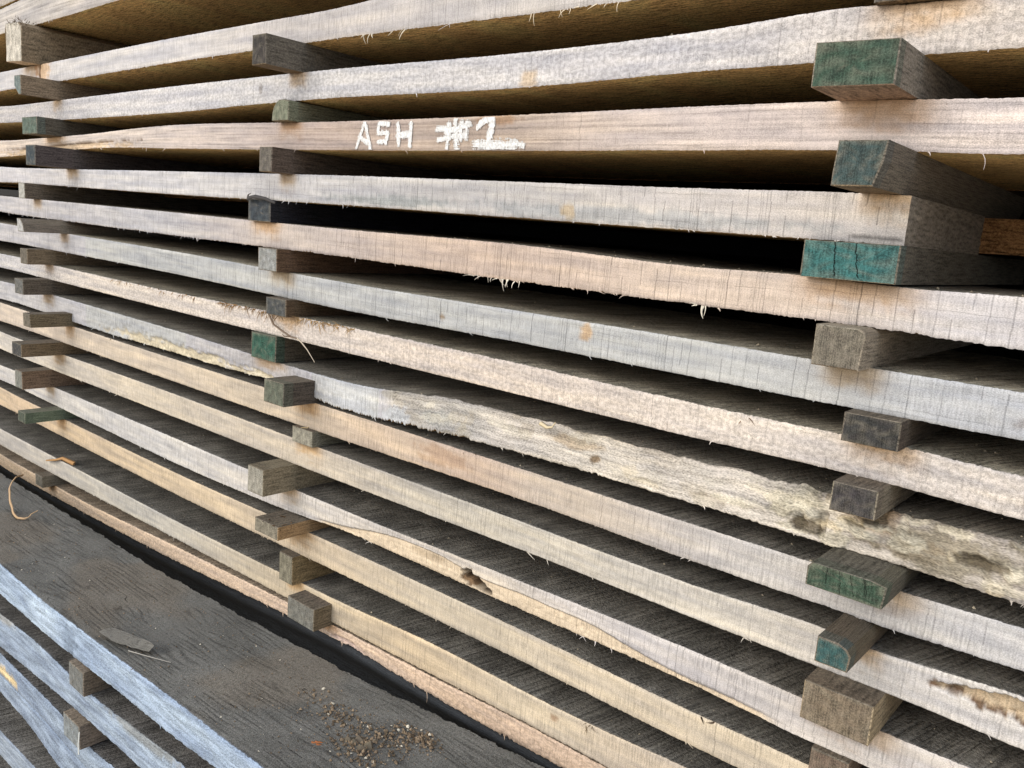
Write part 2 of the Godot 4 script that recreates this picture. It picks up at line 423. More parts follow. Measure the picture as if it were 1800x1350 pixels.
# d: cols, tex, ft/fb (ragged mm at top/bottom), top, und, depth, z, patches [x, f, rx, rf, [r,g,b], strength, dent mm], crack [x, y, ...], x1, wane_from
func board(b: int, d: Dictionary) -> Node3D:
	var z0: float = d.get("z", 0.0)
	var x1: float = d.get("x1", 0.32)
	var ft: float = d.get("ft", 0.5) * 0.001
	var fb: float = d.get("fb", 0.7) * 0.001
	var rough: float = d.get("rough", 0.25) * 0.001
	var patches: Array = d.get("patches", [])
	var mine: Array = stains.get(b, [])
	var crack: Array = d.get("crack", [])
	var rows: int = d.get("rows", 13)
	var base := []
	for r in rows:
		var e := r / (rows - 1.0)
		base.append(lerpf(e, e * e * (3.0 - 2.0 * e), 0.55))
	var half := rows / 2
	var nr := base.size() + (3 if crack else 0)
	var cx := PackedFloat32Array()
	for x in xs:
		if x < x1 - 0.0008:
			cx.append(x)
	cx.append(x1)
	var nc := cx.size()
	var p := PackedVector3Array(); p.resize(nr * nc)
	var uv := PackedVector2Array(); uv.resize(nr * nc)
	var co := PackedColorArray(); co.resize(nr * nc)
	var cols: Array = d.cols
	var off := b * 0.373
	var sd := b * 7.3
	var clo: float = crack[0] if crack else 0.0
	var chi: float = crack[-2] if crack else 0.0
	for q in nc:
		var x := cx[q]
		var nt := n1.get_noise_2d(x * 900.0, sd)
		var nq := n2.get_noise_2d(x * 700.0, sd + 40.0)
		var low := 0.0
		if d.has("wane_from"):
			var wv := smoothstep(d.wane_from, d.wane_from + 0.06, x)
			ft = (d.ft - 0.3 * wv) * 0.001
			fb = (d.fb + 0.3 * wv) * 0.001
			wv *= lerpf(0.45, 1.0, smoothstep(-0.3, -0.2, x))
			low = 0.0026 * wv * n1.get_noise_2d(x * 70.0, 61.0) + 0.0012 * wv * n2.get_noise_2d(x * 260.0, 64.0)
		var yt := top_y(b, x) + low + ft * (0.6 * nt + 0.3 * n1.get_noise_2d(x * 160.0, sd + 9.0))
		var tear := maxf(0.0, n2.get_noise_2d(x * 60.0, sd + 90.0) + 0.15)
		var yb := bot_y(b, x) + fb * (0.5 * nq + 0.25 * n1.get_noise_2d(x * 150.0, sd + 21.0)) + fb * tear * 1.6 * absf(n1.get_noise_2d(x * 1300.0, sd + 33.0))
		if d.has("jag") and x > d.jag[0] and x < d.jag[1]:
			yb += d.jag[2] * 0.001 * absf(n2.get_noise_2d(x * 2200.0, sd + 3.0)) * 2.0
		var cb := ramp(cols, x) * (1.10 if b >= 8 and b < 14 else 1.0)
		var fc := -1.0
		if crack:
			fc = clampf((yt - edge(crack, x)) / (yt - yb), 0.06, 0.94)
		var on := smoothstep(clo, clo + 0.03, x) * (1.0 - smoothstep(chi - 0.03, chi, x)) if crack else 0.0
		var cw := (0.00055 + 0.0006 * absf(n1.get_noise_1d(x * 300.0))) / (yt - yb)
		for r in nr:
			var f: float
			var dz := 0.0
			if crack:
				# rows: half of them squeezed above the crack, three along it, the rest below
				if r < half:
					f = (fc - cw * 1.5) * r / half
				elif r < half + 3:
					f = fc + cw * (r - half - 1)
					if r == half + 1:
						dz = -0.004 * on
				else:
					f = fc + cw * 1.5 + (1.0 - fc - cw * 1.5) * (r - half - 2.0) / (rows - half)
			else:
				f = base[r]
			var y := lerpf(yt, yb, f)
			var w1 := n1.get_noise_2d(x * 45.0, f * 6.0 + sd)
			var w2 := n3.get_noise_2d(x * 14.0, f * 9.0 + sd + 50.0)
			var w3 := n2.get_noise_2d(x * 260.0, f * 10.0 + sd)
			var w4 := n2.get_noise_2d(x * 16.0, f * 8.0 + sd * 1.7)
			var c := cb * (1.0 + 0.15 * w2 + 0.10 * w1 + 0.05 * w3 + 0.10 * w4)
			var warm := w2 * 0.4 + w1 * 0.2 + w4 * 0.3
			c = Color(c.r * (1.0 + 0.05 * warm), c.g * (1.0 + 0.012 * warm), c.b * (1.0 - 0.10 * warm))
			dz += rough * (w3 * 1.3 + n1.get_noise_2d(x * 420.0, f * 9.0 + sd))
			if f < 0.001: dz -= 0.0010
			elif f > 0.999: dz -= 0.0008
			if d.has("low") and crack and f > fc:
				var lo: Array = d.low
				c = c.lerp(lin(lo[0], lo[1], lo[2]) * (1.0 + 0.15 * w1), on * 0.9)
				dz -= 0.0012 * on + 0.001 * on * absf(w3)
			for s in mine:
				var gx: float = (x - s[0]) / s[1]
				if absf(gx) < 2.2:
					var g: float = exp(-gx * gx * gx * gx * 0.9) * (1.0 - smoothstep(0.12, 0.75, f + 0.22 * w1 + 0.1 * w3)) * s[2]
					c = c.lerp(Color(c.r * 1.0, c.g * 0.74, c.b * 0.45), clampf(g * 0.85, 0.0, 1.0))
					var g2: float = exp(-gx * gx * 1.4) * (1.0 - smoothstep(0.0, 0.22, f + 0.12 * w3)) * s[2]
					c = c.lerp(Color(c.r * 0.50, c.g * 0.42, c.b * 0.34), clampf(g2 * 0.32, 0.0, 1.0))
			for s in patches:
				var ex: float = (x - s[0]) / s[2]
				if absf(ex) < 1.6:
					var ef: float = (f - s[1]) / s[3]
					var k := 1.0 - smoothstep(0.85 if s.size() > 7 else 0.55, 1.0 if s.size() > 7 else 1.05, sqrt(ex * ex + ef * ef) + 0.35 * w1 + 0.28 * w3)
					if k > 0.0:
						var pc: Array = s[4]
						c = c.lerp(lin(pc[0], pc[1], pc[2]) * (1.0 + 0.18 * w3 + 0.12 * w1), k * s[5])
						dz -= s[6] * 0.001 * k * (1.0 + 0.5 * w3)
			var zz := z0 + dz
			if d.has("wane_from"):
				zz -= 0.011 * pow(1.0 - f, 1.3) * smoothstep(d.wane_from - 0.02, d.wane_from + 0.08, x) - 0.0007 * w1 * smoothstep(d.wane_from, d.wane_from + 0.05, x)
			var k2 := r * nc + q
			p[k2] = Vector3(x, y, zz)
			uv[k2] = Vector2((x + off) / 1.024, (f * 0.72 + 0.14 + sd * 0.031))
			co[k2] = c
	var mesh := ArrayMesh.new()
	if d.has("wane_from"):
		var cut := 0
		while cx[cut] < d.wane_from:
			cut += 1
		for side in 2:
			var a := 0 if side == 0 else cut
			var e := cut + 1 if side == 0 else nc
			var gp := PackedVector3Array(); var gu := PackedVector2Array(); var gc := PackedColorArray()
			for r in nr:
				gp.append_array(p.slice(r * nc + a, r * nc + e)); gu.append_array(uv.slice(r * nc + a, r * nc + e)); gc.append_array(co.slice(r * nc + a, r * nc + e))
			var g := MB.new()
			g.grid(gp, gu, gc, nr, e - a)
			g.put(mesh, mat[d.tex] if side == 0 else mat["wane"])
	else:
		var g := MB.new()
		g.grid(p, uv, co, nr, nc)
		g.put(mesh, mat[d.tex])
	# upper face, from the back to the front edge
	var dep: float = d.get("depth", 0.22)
	var steps: Array = d.get("steps", [1.0, 0.55, 0.3, 0.16, 0.08, 0.03, 0.01, 0.0])
	var tr := steps.size()
	var back := PackedFloat32Array(); back.resize(nc)
	for q in nc:
		back[q] = z0 - dep
		if d.has("rear"):
			back[q] = edge(d.rear, cx[q]) + 0.0012 * n1.get_noise_2d(cx[q] * 700.0, 5.0) + 0.0025 * n1.get_noise_2d(cx[q] * 90.0, 8.0)
	var tp := PackedVector3Array(); tp.resize(tr * nc)
	var tu := PackedVector2Array(); tu.resize(tr * nc)
	var tc := PackedColorArray(); tc.resize(tr * nc)
	var tcol: Array = d.top
	var tb := lin(tcol[0], tcol[1], tcol[2], 2.6 if b >= 100 else 3.5)
	for r in tr:
		for q in nc:
			var x := cx[q]
			var fr := p[q]
			var z := lerpf(fr.z, back[q], steps[r])
			var k := r * nc + q
			var w := n2.get_noise_2d(x * 60.0, z * 160.0 + sd)
			var ww := n3.get_noise_2d(x * 20.0, z * 50.0 + sd)
			tp[k] = Vector3(x, lerpf(fr.y, top_y(b, x), minf(1.0, steps[r] * 25.0)) + (0.0004 * w if steps[r] > 0.0 else 0.0), z)
			tu[k] = Vector2((x + off) / 0.45, z / 0.34 + sd * 0.07) if d.get("toptex", "top") == "top" else Vector2((x + off) / 0.9, (z0 - z) / 0.15)
			var c := tb * (1.0 + 0.18 * w + 0.22 * ww)
			if b == 100:
				c = c.lerp(lin(90, 83, 74, 2.5), smoothstep(0.05, 0.4, n3.get_noise_2d(x * 14.0, z * 22.0 + 3.0)) * 0.55)
			tc[k] = c.lerp(co[q], 0.45 if steps[r] == 0.0 else 0.0)
	var gt := MB.new()
	gt.grid(tp, tu, tc, tr, nc)
	gt.put(mesh, mat[d.get("toptex", "top")])
	# under face, from the front edge to the back
	var up := PackedVector3Array(); up.resize(7 * nc)
	var uu := PackedVector2Array(); uu.resize(7 * nc)
	var uc := PackedColorArray(); uc.resize(7 * nc)
	var ucol: Array = d.und
	var ub := lin(ucol[0], ucol[1], ucol[2], 3.3)
	var us := [0.0, 0.01, 0.05, 0.12, 0.3, 0.6, 1.0]
	for r in 7:
		for q in nc:
			var x := cx[q]
			var fr := p[(nr - 1) * nc + q]
			var z := lerpf(fr.z, back[q], us[r])
			var k := r * nc + q
			up[k] = Vector3(x, lerpf(fr.y, bot_y(b, x), minf(1.0, us[r] * 25.0)), z)
			uu[k] = Vector2((x + off) / 0.4, z / 0.2 + sd * 0.05)
			uc[k] = ub * (1.0 + 0.2 * n2.get_noise_2d(x * 40.0, z * 100.0 + sd) + 0.15 * n3.get_noise_2d(x * 20.0, z * 60.0))
	var gu2 := MB.new()
	gu2.grid(up, uu, uc, 7, nc)
	gu2.put(mesh, mat["under"])
	# back face and the far end
	var cl := MB.new()
	var bp := PackedVector3Array(); var bu := PackedVector2Array(); var bc := PackedColorArray()
	for r in 2:
		for q in nc:
			var e := nc - 1 - q
			bp.append(tp[e] if r == 0 else up[6 * nc + e]); bu.append(Vector2(cx[e] / 0.4, 0.1 + 0.3 * r)); bc.append(ub)
	cl.grid(bp, bu, bc, 2, nc)
	cl.quad(tp[0], tp[(tr - 1) * nc], up[0], up[6 * nc], ub)
	if not d.has("end"):
		cl.quad(tp[tr * nc - 1], tp[nc - 1], up[7 * nc - 1], up[nc - 1], ub)
	cl.put(mesh, mat["under"])
	var o := thing("ash_board" if b < 100 else "grey_board", mesh, Vector3.ZERO, d.label, "board", "boards of the tall stack" if b < 100 else "boards of the low stack", "plank")
	if d.has("end"):
		var ec: Array = d.end
		var eg := MB.new()
		var ep := PackedVector3Array(); var eu := PackedVector2Array(); var ek := PackedColorArray()
		for r in nr:
			for q in 13:
				var a := p[r * nc + nc - 1]
				var z := lerpf(a.z, back[nc - 1], q / 12.0)
				ep.append(Vector3(x1 + (0.0005 * n1.get_noise_2d(z * 900.0, r * 9.0) if q > 0 else 0.0), a.y + (0.0 if q > 0 else 0.0), z)); eu.append(Vector2(z / 0.12, r * 0.03)); ek.append(lin(ec[0], ec[1], ec[2], 3.0) * (1.0 + 0.25 * n3.get_noise_2d(z * 90.0, r * 2.0)))
		eg.grid(ep, eu, ek, nr, 13)
		var em := ArrayMesh.new()
		eg.put(em, mat["side"])
		part("end_grain", em, o)
	splinters(o, b, d, p, nr, nc, cx)
	return o

func splinters(o: Node, b: int, d: Dictionary, p: PackedVector3Array, nr: int, nc: int, cx: PackedFloat32Array) -> void:
	rng.seed = 900 + b
	var g := MB.new()
	var many: int = d.get("spl", 60)
	for k in many:
		var lowe: bool = rng.randf() < d.get("low_share", 0.72)
		var x := rng.randf_range(-1.6, d.get("x1", 0.0) - 0.003)
		if rng.randf() < 0.85:
			var t: float = n3.get_noise_2d(x * 30.0, b * 3.0)
			if t < 0.05:
				continue
		var q := cx.bsearch(x)
		if q >= nc:
			continue
		var s := p[(nr - 1) * nc + q] if lowe else p[q]
		s += Vector3(0, 0.0003 if lowe else -0.0003, -0.0002)
		var ln := 0.0015 + 0.0045 * pow(rng.randf(), 2.2)
		if rng.randf() < 0.06:
			ln *= 2.2
		var dir := Vector3((1.0 if rng.randf() < 0.7 else -1.0) * rng.randf_range(0.3, 1.5), rng.randf_range(-0.8, -0.1) if lowe else rng.randf_range(-0.8, 0.3), rng.randf_range(0.05, 0.5)).normalized()
		var bend := Vector3(rng.randf_range(-0.6, 0.6), rng.randf_range(-0.7, 0.1), rng.randf_range(-0.3, 0.3))
		var pts := [s]
		for e in 3:
			dir = (dir + bend * 0.5).normalized()
			pts.append(pts[-1] + dir * ln / 3.0)
		var cb := ramp(d.cols, x)
		var dk := rng.randf()
		var c := cb * rng.randf_range(0.85, 1.15) if lowe or dk < 0.4 else lin(95, 78, 60)
		g.tube(pts, rng.randf_range(0.00025, 0.0009), 0.00008, c, 0.5)
	if d.has("tuft"):
		for t in d.tuft:
			for k in int(t[3]):
				var x: float = t[0] + rng.randf_range(-1, 1) * t[1]
				var q := mini(cx.bsearch(x), nc - 1)
				var s := p[q] + Vector3(0, -0.0005, 0) if t[2] > 0.5 else p[(nr - 1) * nc + q]
				var dir := Vector3(rng.randf_range(-0.8, 0.9), rng.randf_range(-1.0, 0.3), rng.randf_range(0.15, 0.8)).normalized()
				var ln := rng.randf_range(0.003, t[4])
				var bend := Vector3(rng.randf_range(-0.8, 0.8), rng.randf_range(-0.9, 0.1), rng.randf_range(-0.5, 0.1))
				var pts := [s]
				for e in 4:
					dir = (dir + bend * 0.45).normalized()
					pts.append(pts[-1] + dir * ln / 4.0)
				var c: Array = t[5]
				g.tube(pts, rng.randf_range(0.0003, 0.0009), 0.0001, lin(c[0], c[1], c[2]) * rng.randf_range(0.6, 1.2), 0.5)
	if many > 0 and b < 100:
		for k in 220:
			var x := rng.randf_range(-1.55, minf(d.get("x1", 0.0), 0.0) - 0.003)
			var z := -0.11 * pow(rng.randf(), 1.4) - 0.001
			var r := 0.0003 + 0.0009 * pow(rng.randf(), 4.0)
			crumb(g, Vector3(x, top_y(b, x) + r * 0.4, z), r, lin(120, 112, 98) * rng.randf_range(0.5, 2.2))
	var m := ArrayMesh.new()
	if g.v.size():
		g.put(m, mat["plain"])
		part("splinters", m, o, "stuff")

# ---------------------------------------------------------------- stickers
func profile(kind: String) -> PackedVector2Array:
	# outline of the end, seen from the front, clockwise from the top left; 0..1 across and up
	match kind:
		"cut_left": return PackedVector2Array([Vector2(0.05, 1), Vector2(1, 1), Vector2(1, 0), Vector2(0.62, 0), Vector2(0.0, 0.5)])
		"cut_right": return PackedVector2Array([Vector2(0, 1), Vector2(0.45, 1), Vector2(0.8, 0.62), Vector2(1, 0), Vector2(0.1, 0)])
		"lean_right": return PackedVector2Array([Vector2(0.05, 1), Vector2(1, 1), Vector2(0.96, 0.55), Vector2(0.82, 0), Vector2(0, 0), Vector2(0, 0.3)])
		"round": return PackedVector2Array([Vector2(0.42, 1), Vector2(0.75, 1), Vector2(1, 0.93), Vector2(1, 0), Vector2(0, 0), Vector2(0.02, 0.35), Vector2(0.10, 0.62), Vector2(0.24, 0.86)])
		"round_right": return PackedVector2Array([Vector2(0, 1), Vector2(0.62, 1), Vector2(0.88, 0.86), Vector2(1, 0.62), Vector2(0.96, 0), Vector2(0, 0)])
		"worn": return PackedVector2Array([Vector2(0, 1), Vector2(0.86, 1), Vector2(0.97, 0.93), Vector2(1, 0.84), Vector2(0.95, 0), Vector2(0, 0)])
		"bevel": return PackedVector2Array([Vector2(0.06, 1), Vector2(0.82, 0.97), Vector2(1, 0.86), Vector2(0.97, 0), Vector2(0, 0.05), Vector2(0, 0.8)])
	return PackedVector2Array([Vector2(0.0, 1), Vector2(1, 1), Vector2(1, 0), Vector2(0.0, 0)])

func sticker(s: Dictionary) -> void:
	var up: int = s.up
	var dn: int = s.dn
	var xa: float = s.x[0]
	var xb: float = s.x[1]
	var xm := (xa + xb) * 0.5
	var z0: float = (0.1925 if dn >= 100 else 0.0) + s.x[2]
	var y0 := maxf(top_y(dn, xa), maxf(top_y(dn, xb), top_y(dn, xm))) - 0.0002
	var y1 := minf(bot_y(up, xa), minf(bot_y(up, xb), bot_y(up, xm))) + 0.0002
	if s.has("y"):
		y0 = s.y[0]; y1 = s.y[1]
	if s.has("h"):
		y1 = y0 + s.h
	var w := xb - xa
	var h := y1 - y0
	var ln: float = s.get("len", 0.42)
	rng.seed = hash(s.label)
	var pr := profile(s.get("shape", ""))
	var m := pr.size()
	var rings := []
	var zz := [0.0, 0.0006, 0.012]
	for e in [0.05, 0.09, 0.25]:
		if e < ln - 0.005:
			zz.append(e)
	zz.append(ln)
	for k in zz.size():
		var ring := []
		var ins := 0.0007 if k == 0 else 0.0
		for q in m:
			var pt := Vector2(pr[q].x * w - w * 0.5, pr[q].y * h)
			pt = pt.move_toward(Vector2(0, h * 0.5), ins * 1.4)
			var wob := rng.randf_range(-0.0005, 0.0005) if k > 1 and pr[q].y < 0.99 and pr[q].y > 0.01 else 0.0
			var fz: float = rng.randf_range(-1.0, 1.0) * s.get("ragged", 0.0004) if k < 2 else 0.0
			ring.append(Vector3(pt.x + wob, pt.y, -zz[k] + fz + (pt.x * s.get("skew", 0.0) if k < 2 else 0.0)))
		rings.append(ring)
	var cs: Array = s.side
	var ct: Array = s.get("top", [92, 84, 74])
	var cbt: Array = s.get("und", [120, 100, 75])
	var mesh := ArrayMesh.new()
	var g := MB.new()
	for q in m:
		var q2 := (q + 1) % m
		var e := pr[q2] - pr[q]
		var nn := Vector2(-e.y * w, e.x * h).normalized()   # outward for a clockwise outline
		var c := lin(cs[0], cs[1], cs[2], 2.3)
		if e.x > 0.2 and absf(e.y) < 0.3: c = lin(ct[0], ct[1], ct[2], 1.8)
		elif e.x < -0.2 and absf(e.y) < 0.3: c = lin(cbt[0], cbt[1], cbt[2], 1.4)
		for k in zz.size() - 1:
			var a: Vector3 = rings[k][q]; var b: Vector3 = rings[k][q2]
			var a2: Vector3 = rings[k + 1][q]; var b2: Vector3 = rings[k + 1][q2]
			var v0 := q * 0.37 + xa * 3.0
			var cc := c if k > 0 else c.lerp(lin(190, 185, 170), 0.18)
			if s.has("paint") and k == 1: cc = c.lerp(lin(s.end[0], s.end[1], s.end[2]), rng.randf_range(0.1, 0.4))
			g.quad(a2, b2, b, a, cc * rng.randf_range(0.93, 1.07), Vector2(-a2.z / 0.25, v0), Vector2(-b2.z / 0.25, v0 + 0.33), Vector2(-b.z / 0.25, v0 + 0.33), Vector2(-a.z / 0.25, v0))
	var last: Array = rings[-1]
	for q in range(1, m - 1):
		g.tri(last[0], last[q + 1], last[q], lin(cs[0], cs[1], cs[2]))
	g.put(mesh, mat["side"])
	var o := thing("wooden_sticker", mesh, Vector3(xm, y0, z0), s.label, "sticker", "stickers between the boards", "stick")
	# the sawn end
	var eg := MB.new()
	var f0: Array = rings[0]
	var ce: Array = s.end
	var c0 := lin(ce[0], ce[1], ce[2])
	var cg := c0.r * 0.3 + c0.g * 0.59 + c0.b * 0.11
	c0 = c0.lerp(Color(cg, cg * 0.98, cg * 0.93), 0.30)
	if s.has("paint"): c0 = Color(c0.r * 0.78, c0.g * 0.78, c0.b * 0.74)
	var mid := Vector3(0, h * 0.5, rng.randf_range(0.0002, 0.0006))
	var bare := lin(150, 142, 126)
	var nrm := Vector3(-s.get("skew", 0.0), 0, 1).normalized()
	# outline refined to short steps, then rings towards the middle, so that the paint can be uneven
	var rim := []
	for q in m:
		for e in 4:
			rim.append((f0[q] as Vector3).lerp(f0[(q + 1) % m], e / 4.0))
	var rn := rim.size()
	for r in 5:
		for q in rn:
			var pt: Vector3 = (rim[q] as Vector3).lerp(mid, r / 4.0)
			var worn := clampf(0.5 * n2.get_noise_2d(pt.x * 500.0 + xa * 90.0, pt.y * 500.0 + y0 * 70.0) + (0.22 if r == 0 else 0.02), 0.0, 0.55)
			eg.v.append(pt); eg.n.append(nrm)
			eg.c.append(c0.lerp(bare, worn) * (1.0 + 0.25 * n1.get_noise_2d(pt.x * 300.0 + xa * 50.0, pt.y * 300.0)))
			eg.t.append(Vector2((pt.x + w * 0.5) / maxf(w, 0.034), 1.0 - pt.y / maxf(h, 0.024)) * 0.94 + Vector2(0.03, 0.03))
	for r in 4:
		for q in rn:
			var a2 := r * rn + q
			var b2 := r * rn + (q + 1) % rn
			eg.i.append_array([a2, b2, b2 + rn, a2, b2 + rn, a2 + rn])
	var em := ArrayMesh.new()
	eg.put(em, mat[s.get("endtex", "end")])
	var pe := part("painted_end" if s.has("paint") else "cut_end", em, o)
	if s.has("paint"):
		pe.set_meta("label", s.paint)
	if s.has("sliver"):
		var vg := MB.new()
		vg.tube([Vector3(w * 0.5 + 0.003, h * 0.86, 0.001), Vector3(w * 0.5 + 0.0035, h * 0.4, 0.0025), Vector3(w * 0.5 + 0.005, -0.001, 0.003)], 0.0008, 0.0011, lin(205, 205, 200), 0.6)
		var vm := ArrayMesh.new()
		vg.put(vm, mat["plain"])
		part("sliver", vm, o)
	if s.has("shard"):
		var hg := MB.new()
		hg.tube([Vector3(-0.35 * w, h + 0.0005, 0.004), Vector3(0.0, h + 0.0025, 0.007), Vector3(0.45 * w, h + 0.001, 0.006), Vector3(0.8 * w, h - 0.003, 0.003)], 0.0034, 0.0014, lin(72, 70, 70), 0.7)
		hg.tube([Vector3(-0.42 * w, h - 0.001, 0.003), Vector3(-0.3 * w, h + 0.004, 0.006), Vector3(-0.1 * w, h + 0.006, 0.008)], 0.0022, 0.0005, lin(84, 80, 78), 0.6)
		var hm := ArrayMesh.new()
		hg.put(hm, mat["plain"])
		part("broken_shard", hm, o)
	if s.has("frayed"):
		var fg := MB.new()
		for k in int(s.frayed):
			var st := Vector3(rng.randf_range(-0.3, 0.5) * w, h * rng.randf_range(0.9, 1.02), -0.04 * pow(rng.randf(), 1.5))
			var dir := Vector3(rng.randf_range(-0.3, 1.0), rng.randf_range(-0.2, 0.8), rng.randf_range(-0.2, 0.8)).normalized()
			var l2 := rng.randf_range(0.004, 0.014)
			var pts := [st, st + dir * l2 * 0.5 + Vector3(0, -0.0004, 0), st + dir * l2 + Vector3(0, -0.002, 0)]
			var fc: Array = s.get("fray_col", [110, 95, 78])
			fg.tube(pts, rng.randf_range(0.0004, 0.0014), 0.0002, lin(fc[0], fc[1], fc[2]) * rng.randf_range(0.6, 1.3), 0.5)
		var fm := ArrayMesh.new()
		fg.put(fm, mat["plain"])
		part("splinters", fm, o, "stuff")

func crumb(g: MB, at: Vector3, r: float, c: Color) -> void:
	var d := []
	for a in [Vector3(1, 0, 0), Vector3(0, 0, 1), Vector3(-1, 0, 0), Vector3(0, 0, -1), Vector3(0, 1, 0), Vector3(0, -0.5, 0)]:
		d.append(at + (a + Vector3(rng.randf_range(-0.4, 0.4), rng.randf_range(-0.2, 0.2), rng.randf_range(-0.4, 0.4))) * r)
	for q in 4:
		var e := (q + 1) % 4
		g.tri(d[4], d[q], d[e], c * rng.randf_range(0.85, 1.15))
		g.tri(d[5], d[e], d[q], c)

